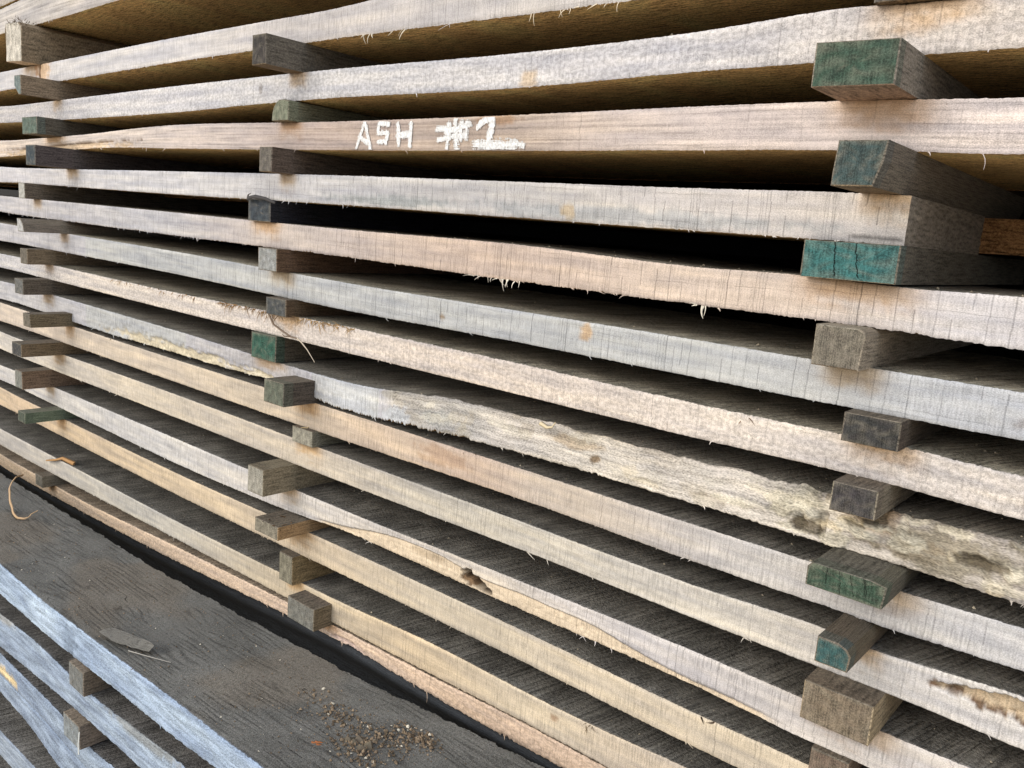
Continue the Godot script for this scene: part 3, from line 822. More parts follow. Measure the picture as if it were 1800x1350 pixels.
func _ready() -> void:
	# camera, sky, light, exposure
	var cam := Camera3D.new()
	cam.name = "camera"
	cam.transform = Transform3D(Basis(Vector3(0.75973, 0.07286, -0.64614), Vector3(-0.17073, 0.98119, -0.0901), Vector3(0.62742, 0.17876, 0.75788)).orthonormalized(), Vector3(0, 1.3, 0.55))
	cam.fov = 49.33
	cam.near = 0.02
	cam.far = 200.0
	add_child(cam)
	cam.current = true
	var env := Environment.new()
	env.background_mode = Environment.BG_SKY
	var sm := ProceduralSkyMaterial.new()
	sm.sky_top_color = Color(0.74, 0.79, 0.86)
	sm.sky_horizon_color = Color(0.86, 0.88, 0.90)
	sm.sky_curve = 0.2
	sm.ground_bottom_color = Color(0.32, 0.29, 0.25)
	sm.ground_horizon_color = Color(0.45, 0.43, 0.40)
	var sky := Sky.new()
	sky.sky_material = sm
	env.sky = sky
	env.tonemap_mode = Environment.TONE_MAPPER_LINEAR
	env.tonemap_exposure = 2.2
	env.sdfgi_enabled = true
	env.ssao_enabled = true
	env.ssil_enabled = true
	var we := WorldEnvironment.new()
	we.name = "world_environment"
	we.environment = env
	add_child(we)
	var sun := DirectionalLight3D.new()
	sun.name = "sun"
	sun.light_energy = 0.4
	sun.light_angular_distance = 45.0
	sun.light_color = Color(1.0, 0.98, 0.95)
	sun.shadow_enabled = true
	add_child(sun)
	sun.look_at_from_position(Vector3(-0.4, 0.60, 1.1), Vector3.ZERO)

	for q in [[n1, 11, 0.35], [n2, 12, 0.30], [n3, 13, 0.22]]:
		q[0].seed = q[1]
		q[0].noise_type = FastNoiseLite.TYPE_SIMPLEX
		q[0].frequency = q[2]
		q[0].fractal_octaves = 3
	var x := -3.4
	while x < 0.32:
		xs.append(x)
		if x < -1.70: x += 0.05
		elif x < -0.9: x += 0.0022
		elif x < 0.02: x += 0.0014
		else: x += 0.02

	mk("kerf", face_tex(101, 15.0, 0.34, 0.10, 1.0, 1.0), 0.85, 0.03)
	mk("lines", face_tex(131, 21.0, 0.50, 0.12, 0.8, 0.8), 0.85, 0.03)
	mk("fine", face_tex(161, 11.0, 0.24, 0.12, 0.9, 0.6), 0.85, 0.03)
	mk("grainy", face_tex(191, 40.0, 0.22, 0.30, 0.4, 2.2), 0.85, 0.03)
	mk("fuzzy", face_tex(221, 24.0, 0.26, 1.0, 0.8, 1.0), 0.9, 0.06)
	mk("wane", wane_tex(251), 0.9, 0.05)
	mk("top", top_tex(281), 0.92, 0.20)
	mk("under", fibre_tex(311, 768, 512, 6, 1, 0.9, 0.10), 0.92, 0.16)
	mk("grain", grain_tex(341), 0.9, 0.12)
	mk("side", fibre_tex(371, 512, 256, 8, 1, 0.75, 0.06), 0.88, 0.05)
	mk("end", end_tex(401, 0), 0.85, 0.04)
	mk("end_two", end_tex(431, 2), 0.8, 0.06)
	mk("end_many", end_tex(461, 5), 0.8, 0.05)
	var pl := StandardMaterial3D.new()
	pl.vertex_color_use_as_albedo = true
	pl.roughness = 0.85
	pl.metallic_specular = 0.3
	mat["plain"] = pl

	# the ground, and an unseen dark sheet added behind the stack against light leaks
	var gm := PlaneMesh.new()
	gm.size = Vector2(120, 120)
	var gmat := StandardMaterial3D.new()
	gmat.albedo_color = Color(0.60, 0.51, 0.39).linear_to_srgb()
	gmat.roughness = 0.95
	gm.material = gmat
	var gr := MeshInstance3D.new()
	gr.name = "ground"
	gr.mesh = gm
	gr.set_meta("kind", "structure")
	add_child(gr)
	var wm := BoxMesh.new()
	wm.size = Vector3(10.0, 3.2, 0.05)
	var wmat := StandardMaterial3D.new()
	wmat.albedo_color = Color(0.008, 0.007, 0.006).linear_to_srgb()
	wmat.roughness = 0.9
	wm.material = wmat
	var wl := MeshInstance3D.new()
	wl.name = "added_light_block"
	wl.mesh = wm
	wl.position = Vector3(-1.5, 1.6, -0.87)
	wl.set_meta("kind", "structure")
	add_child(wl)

	# stickers: [x left, x right, reach in front of the boards]
	var G := [75, 108, 92]
	var st := [
		{"x": [-1.5034, -1.4426, 0.0259], "up": -1, "dn": 0, "end": [225, 215, 198], "side": [112, 98, 80], "top": [110, 104, 92], "und": [215, 185, 150], "ragged": 0.0012, "frayed": 60, "shape": "bevel", "label": "big pale sticker with a frayed torn top, topmost of the far column"},
		{"x": [-1.3982, -1.3727, 0.0534], "up": 0, "dn": 1, "end": [125, 146, 146], "side": [108, 94, 78], "shape": "cut_left", "label": "sticker with a slanted bluish end directly below the frayed pale sticker"},
		{"x": [-1.4262, -1.3706, 0.0341], "up": 1, "dn": 2, "end": [112, 138, 128], "side": [78, 72, 64], "paint": "mottled pale green end", "label": "sticker with mottled pale green end, third down the far column"},
		{"x": [-1.3542, -1.3213, 0.0561], "up": 2, "dn": 3, "end": [70, 84, 94], "side": [68, 62, 60], "label": "dark slate-blue ended sticker in the far column, on the level board below the lettered board"},
		{"x": [-1.4831, -1.4578, 0.0215], "up": 3, "dn": 4, "end": [202, 200, 192], "side": [88, 80, 70], "label": "narrow sticker with whitish flat square end, fifth down the far column"},
		{"x": [-1.3842, -1.3582, 0.0605], "up": 4, "dn": 5, "end": [200, 200, 200], "side": [98, 90, 80], "shape": "cut_right", "label": "sticker with whitish end sloping down to its right, sixth down the far column"},
		{"x": [-1.4446, -1.4174, 0.0358], "up": 5, "dn": 6, "end": [122, 112, 98], "side": [102, 90, 74], "label": "brown sticker with brown end, seventh down the far column"},
		{"x": [-1.4549, -1.4202, 0.0418], "up": 6, "dn": 7, "end": [118, 118, 116], "side": [82, 74, 64], "label": "sticker with pale-rimmed grey end, eighth down the far column"},
		{"h": 0.020, "x": [-1.372, -1.3457, 0.0605], "up": 7, "dn": 8, "end": [122, 112, 96], "side": [88, 78, 62], "label": "olive brown sticker in the far column, on the cream board above the near-black ended sticker"},
		{"x": [-1.4198, -1.383, 0.0605], "up": 8, "dn": 9, "end": [78, 78, 80], "side": [98, 84, 66], "label": "far-column sticker with near-black end and dark diagonal grain on its side"},
		{"x": [-1.4548, -1.4262, 0.0457], "up": 9, "dn": 10, "end": [142, 144, 136], "side": [108, 90, 74], "label": "reddish brown sticker with light grey end, just above the green-sided sticker"},
		{"x": [-1.4129, -1.385, 0.0578], "up": 10, "dn": 11, "end": [98, 112, 98], "side": [84, 92, 76], "top": [98, 98, 86], "paint": "dull green end", "label": "green-sided sticker low in the far column"},
		{"x": [-1.4555, -1.4293, 0.0193], "up": 12, "dn": 13, "end": [128, 122, 108], "side": [108, 100, 86], "label": "short stubby sticker, lowest of the far column, above the curled shaving"},
		{"x": [-0.793, -0.7687, 0.0451], "up": 0, "dn": 1, "end": [76, 70, 68], "side": [84, 78, 70], "label": "dark sticker with scratched black side, topmost of the middle column"},
		{"x": [-0.8071, -0.7761, 0.0116], "up": 1, "dn": 2, "end": [152, 160, 136], "side": [96, 94, 78], "shape": "round", "paint": "pale green end", "label": "half-round sticker with pale green end, resting on the lettered board"},
		{"x": [-0.8068, -0.7837, 0.0259], "up": 2, "dn": 3, "end": [116, 108, 100], "side": [76, 66, 58], "label": "brown-black sticker directly under the lettered board in the middle column"},
		{"x": [-0.8562, -0.8127, 0.0066], "up": 3, "dn": 4, "end": [72, 82, 92], "side": [36, 36, 40], "shard": true, "frayed": 16, "fray_col": [70, 66, 64], "len": 0.3, "label": "blue-black sticker with broken splintered top"},
		{"x": [-0.819, -0.7833, 0.0171], "up": 4, "dn": 5, "end": [165, 168, 168], "side": [82, 64, 50], "label": "sticker with light grey end and brown side below the blue-black broken one"},
		{"x": [-0.8061, -0.7686, 0.0143], "up": 5, "dn": 6, "end": [86, 90, 92], "side": [78, 64, 50], "label": "sticker with white-scratched slate end behind the long bark strand"},
		{"x": [-0.8456, -0.797, 0.0066], "up": 6, "dn": 7, "end": [50, 116, 100], "side": [70, 64, 54], "paint": "bright teal painted end", "label": "bright teal ended sticker of the middle column, beside the hanging strand"},
		{"h": 0.025, "x": [-0.7688, -0.7325, 0.0396], "up": 7, "dn": 8, "end": [122, 132, 116], "side": [64, 58, 52], "paint": "faded grey-green end", "label": "faded grey-green ended sticker below the bright teal one"},
		{"x": [-0.7619, -0.7258, 0.0066], "up": 8, "dn": 9, "end": [172, 166, 146], "side": [98, 94, 82], "frayed": 6, "fray_col": [190, 170, 130], "label": "sticker with cream scratched end set furthest right in the middle column"},
		{"x": [-0.7939, -0.764, 0.0413], "up": 9, "dn": 10, "end": [178, 172, 156], "side": [112, 102, 84], "top": [100, 92, 78], "label": "long-reaching sticker with pale end and black front corner"},
		{"x": [-0.7813, -0.7369, 0.0396], "up": 10, "dn": 11, "end": [152, 142, 120], "side": [134, 108, 78], "frayed": 8, "fray_col": [95, 75, 55], "label": "tan sticker with split bark on its top, above the split board with the knot hole"},
		{"x": [-0.7731, -0.7479, 0.0116], "up": 11, "dn": 12, "end": [152, 144, 118], "side": [118, 100, 72], "label": "small tan sticker with clean square end, second lowest of the middle column"},
		{"x": [-0.7383, -0.6898, 0.0237], "up": 12, "dn": 13, "end": [142, 140, 130], "side": [100, 88, 70], "y": [0.8565, 0.8815], "len": 0.1, "label": "grey-ended sticker on the lowest board, lowest of the middle column"},
		{"x": [-0.1898, -0.1405, 0.0066], "up": 0, "dn": 1, "end": [100, 94, 86], "side": [92, 86, 78], "label": "dark sticker cut off by the top edge of the picture, topmost of the near column"},
		{"x": [-0.2046, -0.1587, 0.0468], "up": 1, "dn": 2, "end": [74, 110, 94], "side": [106, 98, 88], "und": [160, 132, 110], "skew": -0.1, "paint": "mottled dark green end", "label": "broad sticker with mottled dark green end, on the near end of the lettered board"},
		{"x": [-0.1831, -0.1543, 0.0545], "up": 2, "dn": 3, "end": [78, 104, 108], "side": [92, 84, 74], "shape": "lean_right", "paint": "blue-green end", "label": "sticker with blue-green end leaning to its right, on the sawn-off board"},
		{"x": [-0.2107, -0.1515, 0.0116], "up": 3, "dn": 4, "end": [48, 140, 144], "side": [84, 78, 68], "endtex": "end_two", "paint": "bright turquoise end with two dark cracks", "label": "bright turquoise ended sticker with two cracks, under the sawn-off board"},
		{"x": [-0.1914, -0.1606, 0.0237], "up": 4, "dn": 5, "end": [134, 124, 108], "side": [122, 112, 98], "top": [130, 122, 108], "shape": "worn", "label": "grey-brown sticker with worn rounded corner below the turquoise one"},
		{"x": [-0.1684, -0.134, 0.0171], "up": 5, "dn": 6, "end": [72, 71, 71], "side": [72, 64, 56], "label": "near-column sticker with black end flecked with white"},
		{"x": [-0.1666, -0.1389, 0.0253], "up": 6, "dn": 7, "end": [80, 76, 78], "side": [98, 90, 78], "label": "charcoal ended sticker standing on the bark-edged board"},
		{"x": [-0.1697, -0.1217, 0.0402], "up": 7, "dn": 8, "end": [72, 108, 88], "side": [78, 74, 64], "top": [84, 80, 72], "endtex": "end_many", "shape": "bevel", "paint": "dark green end with upright checks", "label": "wide dark green ended sticker with upright cracks under the bark-edged board"},
		{"x": [-0.1553, -0.1343, 0.0468], "up": 8, "dn": 9, "end": [62, 118, 122], "side": [88, 78, 64], "top": [88, 80, 70], "shape": "round_right", "paint": "teal end with rounded corner", "label": "narrow teal ended sticker between the wide green one and the big brown one"},
		{"x": [-0.1665, -0.122, 0.0237], "up": 9, "dn": 10, "end": [146, 126, 100], "side": [130, 114, 90], "top": [98, 88, 76], "label": "big plain brown sticker at the lower right"},
		{"x": [-0.1609, -0.1356, 0.0066], "up": 10, "dn": 11, "end": [138, 114, 94], "side": [110, 92, 76], "label": "brown sticker cut off by the bottom edge, below the big brown one"},
		{"x": [-0.8864, -0.8502, 0.0066], "up": 100, "dn": 101, "end": [126, 130, 130], "side": [88, 78, 68], "top": [112, 100, 86], "len": 0.12, "label": "upper sticker of the low stack, right below its dusty top board"},
		{"x": [-0.894, -0.8538, 0.0105], "up": 101, "dn": 102, "end": [142, 152, 158], "side": [98, 88, 78], "top": [112, 100, 86], "len": 0.12, "sliver": true, "label": "lower sticker of the low stack with an upright white sliver at its side"},
	]
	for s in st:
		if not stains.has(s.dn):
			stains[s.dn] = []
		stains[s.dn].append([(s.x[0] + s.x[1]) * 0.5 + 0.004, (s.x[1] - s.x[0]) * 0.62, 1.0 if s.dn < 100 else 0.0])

	var TG := [84, 81, 75]
	var TD := [74, 72, 68]
	var UB := [150, 121, 80]
	var UD := [124, 99, 66]
	var bd := {
		-2: {"cols": [[-1.6, 190, 178, 160]], "tex": "fuzzy", "top": TG, "und": UB, "spl": 0, "label": "board showing only a sliver in the upper left corner"},
		-1: {"short": "board slanting over the frayed pale sticker", "cols": [[-1.6, 196, 190, 178], [-1.2, 192, 184, 172]], "tex": "grainy", "fb": 0.9, "top": TG, "und": UB, "spl": 40, "label": "board whose whitish edge slants over the frayed pale sticker"},
		0: {"short": "board with the orange-stained check", "cols": [[-1.6, 204, 203, 200], [-1.1, 206, 204, 200], [-0.75, 196, 190, 182], [-0.4, 200, 194, 184]], "tex": "fine", "ft": 0.4, "fb": 1.0, "top": TG, "und": UB, "depth": 0.26, "spl": 70, "tuft": [[-0.67, 0.008, 0, 5, 0.010, [225, 215, 195]], [-0.62, 0.02, 0, 3, 0.012, [225, 215, 195]], [-0.42, 0.05, 0, 9, 0.010, [225, 210, 185]]], "patches": [[-1.43, 0.4, 0.03, 0.7, [215, 176, 130], 0.7, 0], [-1.445, 0.45, 0.0045, 0.75, [110, 76, 50], 0.9, 2.0], [-1.456, 0.2, 0.008, 0.5, [170, 120, 80], 0.5, 0]], "label": "pale board with an orange-stained upright check under the frayed sticker"},
		1: {"short": "fuzzy-edged board above the lettering", "cols": [[-1.6, 198, 194, 188], [-1.1, 205, 204, 202], [-0.75, 200, 200, 198], [-0.35, 205, 203, 200], [-0.1, 206, 196, 182]], "tex": "fuzzy", "fb": 0.6, "top": TG, "und": UB, "depth": 0.26, "spl": 60, "patches": [[-0.462, 0.75, 0.012, 0.3, [200, 170, 128], 0.6, 0], [-0.846, 0.5, 0.004, 0.25, [120, 112, 104], 0.6, 0]], "label": "whitish fuzzy-edged board directly above the lettered board"},
		2: {"short": "board lettered ASH", "cols": [[-1.6, 215, 196, 172], [-1.25, 215, 200, 182], [-0.95, 200, 184, 170], [-0.72, 186, 164, 146], [-0.5, 184, 162, 138], [-0.3, 212, 194, 178], [-0.05, 220, 206, 196]], "tex": "grainy", "fb": 0.5, "rough": 0.15, "top": TG, "und": UB, "depth": 0.26, "spl": 50, "patches": [[-1.38, 0.85, 0.25, 0.32, [222, 196, 164], 0.9, 3.0], [-1.36, 0.58, 0.25, 0.06, [110, 84, 60], 0.8, 2.0], [-0.49, 0.12, 0.03, 0.16, [170, 124, 76], 0.5, 0]], "label": "board with white hand-painted letters ASH on its pinkish edge"},
		3: {"short": "x", "cols": [[-1.6, 206, 204, 202], [-1.1, 200, 200, 198], [-0.75, 190, 190, 188], [-0.5, 186, 184, 178], [-0.25, 206, 198, 186], [-0.15, 215, 206, 190]], "tex": "lines", "fb": 0.7, "top": TG, "und": UB, "x1": -0.1532, "depth": 0.2035, "end": [96, 88, 78], "spl": 70, "low_share": 0.9, "patches": [[-0.62, 0.75, 0.12, 0.2, [150, 155, 156], 0.7, 0], [-0.36, 0.75, 0.18, 0.25, [165, 168, 170], 0.6, 0], [-0.172, 0.87, 0.018, 0.07, [95, 92, 90], 0.8, 0], [-0.41, 0.72, 0.008, 0.25, [196, 170, 128], 0.6, 0]], "label": "board whose sawn-off near end shows between two blue-green stickers"},
		4: {"short": "tan scored board", "cols": [[-1.6, 192, 190, 188], [-1.1, 186, 186, 186], [-0.8, 196, 182, 168], [-0.5, 202, 176, 150], [-0.25, 212, 190, 164], [-0.1, 204, 200, 196]], "tex": "lines", "fb": 1.2, "top": TG, "und": UD, "depth": 0.24, "spl": 110, "low_share": 0.9, "tuft": [[-0.48, 0.03, 0, 14, 0.012, [225, 215, 200]], [-0.285, 0.004, 0, 6, 0.011, [230, 222, 205]]], "label": "tan board scored with dark saw lines, carrying the turquoise ended sticker"},
		5: {"short": "cool grey board with even saw lines", "cols": [[-1.6, 190, 189, 188], [-1.1, 180, 181, 182], [-0.7, 182, 183, 184], [-0.3, 184, 185, 186], [-0.05, 188, 190, 196]], "tex": "lines", "fb": 0.5, "top": [104, 101, 92], "und": UD, "depth": 0.2, "spl": 50, "patches": [[-0.382, 0.25, 0.009, 0.3, [198, 160, 112], 0.7, 0], [-0.545, 0.6, 0.004, 0.12, [130, 105, 70], 0.8, 0], [-0.055, 0.72, 0.03, 0.2, [165, 158, 156], 0.6, 0.5]], "label": "cool grey board with even upright saw lines below the tan scored board"},
		6: {"short": "cream board with hairy upper edge", "cols": [[-1.6, 200, 198, 194], [-1.2, 214, 202, 182], [-0.8, 216, 204, 186], [-0.5, 216, 200, 178], [-0.1, 214, 204, 188]], "tex": "fuzzy", "ft": 1.1, "rough": 0.4, "fb": 0.4, "top": [98, 95, 86], "und": UD, "depth": 0.25, "spl": 60, "low_share": 0.4, "tuft": [[-0.86, 0.07, 1, 110, 0.016, [150, 120, 85]], [-0.72, 0.05, 1, 90, 0.015, [170, 140, 100]], [-1.1, 0.12, 1, 50, 0.010, [150, 120, 85]], [-0.24, 0.004, 1, 5, 0.012, [110, 80, 55]]], "label": "cream board with a hairy shredded upper edge"},
		7: {"rows": 24, "short": "bark-edged board", "cols": [[-1.6, 188, 188, 186], [-1.1, 182, 183, 184], [-0.8, 178, 176, 174], [-0.66, 200, 202, 206], [-0.62, 196, 196, 196], [-0.6, 190, 182, 162], [-0.52, 186, 182, 168], [-0.46, 206, 197, 178], [-0.36, 212, 202, 178], [-0.26, 216, 206, 184], [-0.18, 208, 198, 176], [-0.08, 184, 174, 156]], "tex": "kerf", "wane_from": -0.61, "ft": 0.9, "rough": 0.35, "fb": 0.9, "jag": [-0.78, -0.5, 2.4], "top": [84, 82, 77], "und": UD, "depth": 0.25, "spl": 90, "patches": [[-1.02, 0.86, 0.21, 0.36, [216, 204, 178], 0.95, 3.5], [-0.84, 0.9, 0.05, 0.3, [224, 213, 188], 0.9, 2.0], [-0.192, 0.35, 0.018, 0.4, [196, 190, 172], 0.9, -3.0], [-0.178, 0.6, 0.004, 0.3, [92, 82, 68], 0.8, 2.5, 1], [-0.16, 0.4, 0.012, 0.12, [205, 188, 150], 0.8, -1.5], [-0.1, 0.5, 0.05, 0.6, [152, 142, 122], 0.8, -1.0], [-0.602, 0.85, 0.022, 0.5, [205, 207, 211], 0.95, 0], [-0.612, 0.05, 0.014, 0.3, [170, 162, 146], 0.6, 0], [-0.55, 0.6, 0.03, 0.25, [160, 162, 158], 0.5, 0], [-0.39, 0.35, 0.03, 0.2, [170, 142, 100], 0.5, 0], [-0.365, 0.6, 0.006, 0.15, [120, 92, 56], 0.8, 1.0]], "label": "bark-edged board with rough yellowish natural edge running to the near end"},
		8: {"short": "board turning from orange-tan to grey", "cols": [[-1.6, 204, 186, 158], [-1.1, 202, 184, 152], [-0.85, 198, 180, 146], [-0.6, 202, 176, 140], [-0.5, 198, 170, 138], [-0.4, 190, 174, 150], [-0.2, 192, 188, 178], [-0.05, 190, 190, 186]], "tex": "fine", "fb": 0.6, "top": TD, "und": UD, "depth": 0.25, "spl": 70, "patches": [[-0.535, 0.45, 0.04, 0.4, [176, 138, 104], 0.4, 0]], "label": "board turning from orange-tan to grey just below the bark-edged board"},
		9: {"rows": 24, "short": "board with the bark pocket", "cols": [[-1.6, 200, 192, 172], [-1.1, 200, 186, 156], [-0.75, 196, 182, 154], [-0.5, 190, 182, 158], [-0.25, 200, 192, 170], [-0.1, 200, 196, 186]], "tex": "fine", "fb": 0.4, "top": TD, "und": UD, "depth": 0.25, "spl": 60, "patches": [[-0.048, 0.32, 0.047, 0.235, [120, 96, 76], 1.0, 2.0, 1], [-0.045, 0.29, 0.044, 0.21, [212, 192, 164], 0.95, 5.0, 1], [-0.084, 0.38, 0.005, 0.08, [104, 82, 66], 0.7, 3.0, 1], [-0.03, 0.22, 0.012, 0.05, [140, 112, 84], 0.7, -1.0, 1]], "label": "cream board with a brown bark pocket near its right end"},
		10: {"rows": 24, "short": "split board with the knot hole", "cols": [[-1.6, 198, 194, 182], [-1.1, 196, 194, 184], [-0.75, 200, 194, 180], [-0.5, 206, 194, 170], [-0.3, 196, 190, 182], [-0.1, 206, 198, 184]], "tex": "kerf", "fb": 0.7, "top": TD, "und": UD, "depth": 0.25, "spl": 60, "crack": [-0.73, 0.970, -0.6786, 0.9753, -0.6059, 0.9866, -0.5558, 0.989, -0.5243, 0.9885, -0.5064, 0.9860, -0.4683, 0.9834, -0.4244, 0.985, -0.3943, 0.9845, -0.3506, 0.9842, -0.3057, 0.9783, -0.2644, 0.9747, -0.2221, 0.9740, -0.18, 0.9715], "low": [226, 206, 178], "patches": [[-0.489, 0.60, 0.015, 0.30, [120, 92, 64], 0.9, 3.0, 1], [-0.492, 0.52, 0.010, 0.20, [18, 13, 10], 1.0, 16.0, 1], [-0.479, 0.72, 0.009, 0.16, [24, 18, 14], 1.0, 14.0, 1], [-0.468, 0.88, 0.007, 0.12, [40, 30, 24], 0.9, 8.0, 1], [-0.55, 0.45, 0.03, 0.2, [150, 126, 96], 0.35, 0]], "label": "board split lengthwise, with a dark knot hole in its peach lower half"},
		11: {"short": "straw-coloured board", "cols": [[-1.6, 212, 182, 132], [-1.1, 208, 182, 134], [-0.75, 206, 184, 142], [-0.5, 202, 186, 150], [-0.3, 208, 190, 152], [-0.1, 206, 188, 150]], "tex": "fine", "fb": 0.7, "top": TD, "und": UD, "depth": 0.25, "spl": 70, "tuft": [[-0.245, 0.012, 1, 6, 0.010, [70, 54, 40]]], "label": "straw-coloured board below the split board with the knot hole"},
		12: {"short": "second lowest board", "cols": [[-1.6, 196, 188, 168], [-1.1, 196, 190, 168], [-0.75, 206, 186, 142], [-0.55, 212, 186, 136], [-0.4, 212, 192, 150], [-0.3, 206, 186, 150]], "tex": "fine", "fb": 0.9, "top": TD, "und": UD, "depth": 0.25, "spl": 80, "tuft": [[-0.345, 0.004, 1, 7, 0.014, [120, 105, 85]]], "patches": [[-0.38, 0.35, 0.006, 0.12, [160, 125, 95], 0.7, 0]], "label": "second lowest board of the tall stack, resting close on the lowest one"},
		13: {"short": "lowest board with fuzzy peach edge", "cols": [[-1.6, 222, 190, 140], [-1.1, 230, 196, 150], [-0.7, 228, 194, 152], [-0.4, 222, 186, 142]], "tex": "fuzzy", "ft": 0.9, "fb": 1.7, "rough": 0.4, "top": [104, 94, 82], "und": UD, "depth": 0.25, "spl": 90, "patches": [[-0.66, 0.75, 0.03, 0.3, [226, 200, 190], 0.7, 2.0]], "label": "lowest board of the tall stack with fuzzy peach edge over the dark gap"},
		100: {"z": 0.1925, "cols": [[-1.6, 158, 178, 204], [-0.5, 168, 188, 214]], "tex": "wane", "ft": 1.0, "fb": 0.6, "rough": 0.5, "top": [80, 79, 76], "und": TD, "toptex": "grain", "rear": [-1.8, 0.064, -1.2096, 0.059, -0.941, 0.054, -0.6137, 0.0455, -0.4907, 0.0369, -0.3738, 0.024], "steps": [1.0, 0.98, 0.93, 0.85, 0.75, 0.65, 0.55, 0.45, 0.35, 0.25, 0.15, 0.08, 0.03, 0.01, 0.0], "spl": 26, "low_share": 0.3, "patches": [[-0.97, 0.4, 0.05, 0.6, [205, 222, 240], 0.6, -0.8], [-0.9, 0.6, 0.02, 0.6, [130, 145, 165], 0.6, 0.8]], "label": "dusty wide top board of the low stack with bluish front edge"},  # low-stack boards: blue sky light is put into their front colours
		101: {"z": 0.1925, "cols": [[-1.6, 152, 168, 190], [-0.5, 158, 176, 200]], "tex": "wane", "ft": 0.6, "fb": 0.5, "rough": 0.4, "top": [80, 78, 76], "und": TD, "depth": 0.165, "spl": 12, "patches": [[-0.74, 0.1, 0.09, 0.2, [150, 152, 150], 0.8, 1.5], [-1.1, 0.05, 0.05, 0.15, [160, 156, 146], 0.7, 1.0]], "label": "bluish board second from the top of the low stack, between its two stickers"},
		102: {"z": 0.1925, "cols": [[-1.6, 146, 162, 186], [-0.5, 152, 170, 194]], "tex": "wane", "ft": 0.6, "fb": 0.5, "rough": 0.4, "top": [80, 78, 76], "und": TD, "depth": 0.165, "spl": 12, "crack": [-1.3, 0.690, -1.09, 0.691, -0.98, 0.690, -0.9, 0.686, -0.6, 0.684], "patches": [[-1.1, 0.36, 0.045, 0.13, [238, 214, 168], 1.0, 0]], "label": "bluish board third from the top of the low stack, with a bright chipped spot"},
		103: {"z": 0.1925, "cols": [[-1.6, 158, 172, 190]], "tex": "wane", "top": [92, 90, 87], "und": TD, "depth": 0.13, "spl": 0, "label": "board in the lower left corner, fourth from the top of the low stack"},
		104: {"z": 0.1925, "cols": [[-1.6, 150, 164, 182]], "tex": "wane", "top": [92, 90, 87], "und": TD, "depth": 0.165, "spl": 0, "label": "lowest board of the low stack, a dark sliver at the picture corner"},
	}
	rng.seed = 707
	for k in 60:
		var px := rng.randf_range(-0.56, 0.02)
		var tone: Array = [[222, 212, 192], [178, 172, 160], [214, 198, 168], [150, 136, 114], [228, 218, 196], [188, 178, 158]][k % 6]
		bd[7].patches.append([px, rng.randf_range(0.0, 1.0), rng.randf_range(0.004, 0.022), rng.randf_range(0.06, 0.2), tone, rng.randf_range(0.35, 0.8) * (1.0 if px > -0.25 else 0.55), rng.randf_range(-1.6, 1.2) * (1.0 if px > -0.25 else 0.3), 1])
	for k in 16:
		var px := rng.randf_range(-0.21, -0.06)
		var dark := k % 2 == 0
		bd[7].patches.append([px, rng.randf_range(0.05, 0.9), rng.randf_range(0.005, 0.013), rng.randf_range(0.07, 0.2), [104, 94, 78] if dark else [212, 203, 182], 0.8, 1.6 if dark else -2.0, 1])
	var nodes := {}
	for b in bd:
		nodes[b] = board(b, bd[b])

	# second row of boards, seen only through the gaps and past the sawn-off board
	for b in range(-1, 14):
		var mesh := ArrayMesh.new()
		var g := MB.new()
		var dz: float = -bd[b].get("depth", 0.22) - (0.004 if b == 3 else 0.012)
		var px := PackedFloat32Array()
		for q in 40:
			px.append(lerpf(-3.4, 0.32, q / 39.0))
		var prof := []
		for k in 5:
			var row := PackedVector3Array()
			for q in 40:
				var ty := top_y(b, px[q]) - (0.0012 if b == 3 else 0.002)
				var by := bot_y(b, px[q])
				if b == 3: by = ty - 0.0275
				row.append([Vector3(px[q], ty, dz - 0.55), Vector3(px[q], ty, dz), Vector3(px[q], by, dz), Vector3(px[q], by, dz - 0.55), Vector3(px[q], ty, dz - 0.55)][k])
			prof.append(row)
		for k in 4:
			for q in 39:
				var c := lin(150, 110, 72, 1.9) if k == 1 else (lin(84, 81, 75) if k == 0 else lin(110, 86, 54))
				var sv := 0.05 + k * 0.3
				var su := px[q] / 0.4
				var su2 := px[q + 1] / 0.4
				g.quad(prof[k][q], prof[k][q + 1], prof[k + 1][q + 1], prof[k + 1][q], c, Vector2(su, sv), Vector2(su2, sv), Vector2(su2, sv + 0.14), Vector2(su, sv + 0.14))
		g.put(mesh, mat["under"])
		var lb: String = "brown board edge showing behind the sawn-off board" if b == 3 else "second-row board in the gap behind the " + bd[b].short
		thing("rear_board", mesh, Vector3.ZERO, lb, "board", "second-row boards of the tall stack")

	for s in st:
		sticker(s)

	# white paint on the lettered board
	var pm := StandardMaterial3D.new()
	pm.albedo_texture = paint_tex()
	pm.transparency = BaseMaterial3D.TRANSPARENCY_ALPHA_SCISSOR
	pm.alpha_scissor_threshold = 0.5
	pm.roughness = 0.6
	var lm := ArrayMesh.new()
	var lg := MB.new()
	lg.quad(Vector3(-0.69, 1.403, 0.0008), Vector3(-0.45, 1.403, 0.0008), Vector3(-0.45, 1.359, 0.0008), Vector3(-0.69, 1.359, 0.0008), Color.WHITE, Vector2(0, 0), Vector2(1, 0), Vector2(1, 1), Vector2(0, 1))
	lg.put(lm, pm)
	part("painted_letters", lm, nodes[2]).set_meta("label", "white brushed letters ASH and a number sign with a 2")

	# bearer under the lowest board; far half added to darken the gap
	bearer(-3.4, 0.32, lin(84, 87, 93), "long rounded dark bearer in the gap under the lowest board")

	# loose bits
	loose()

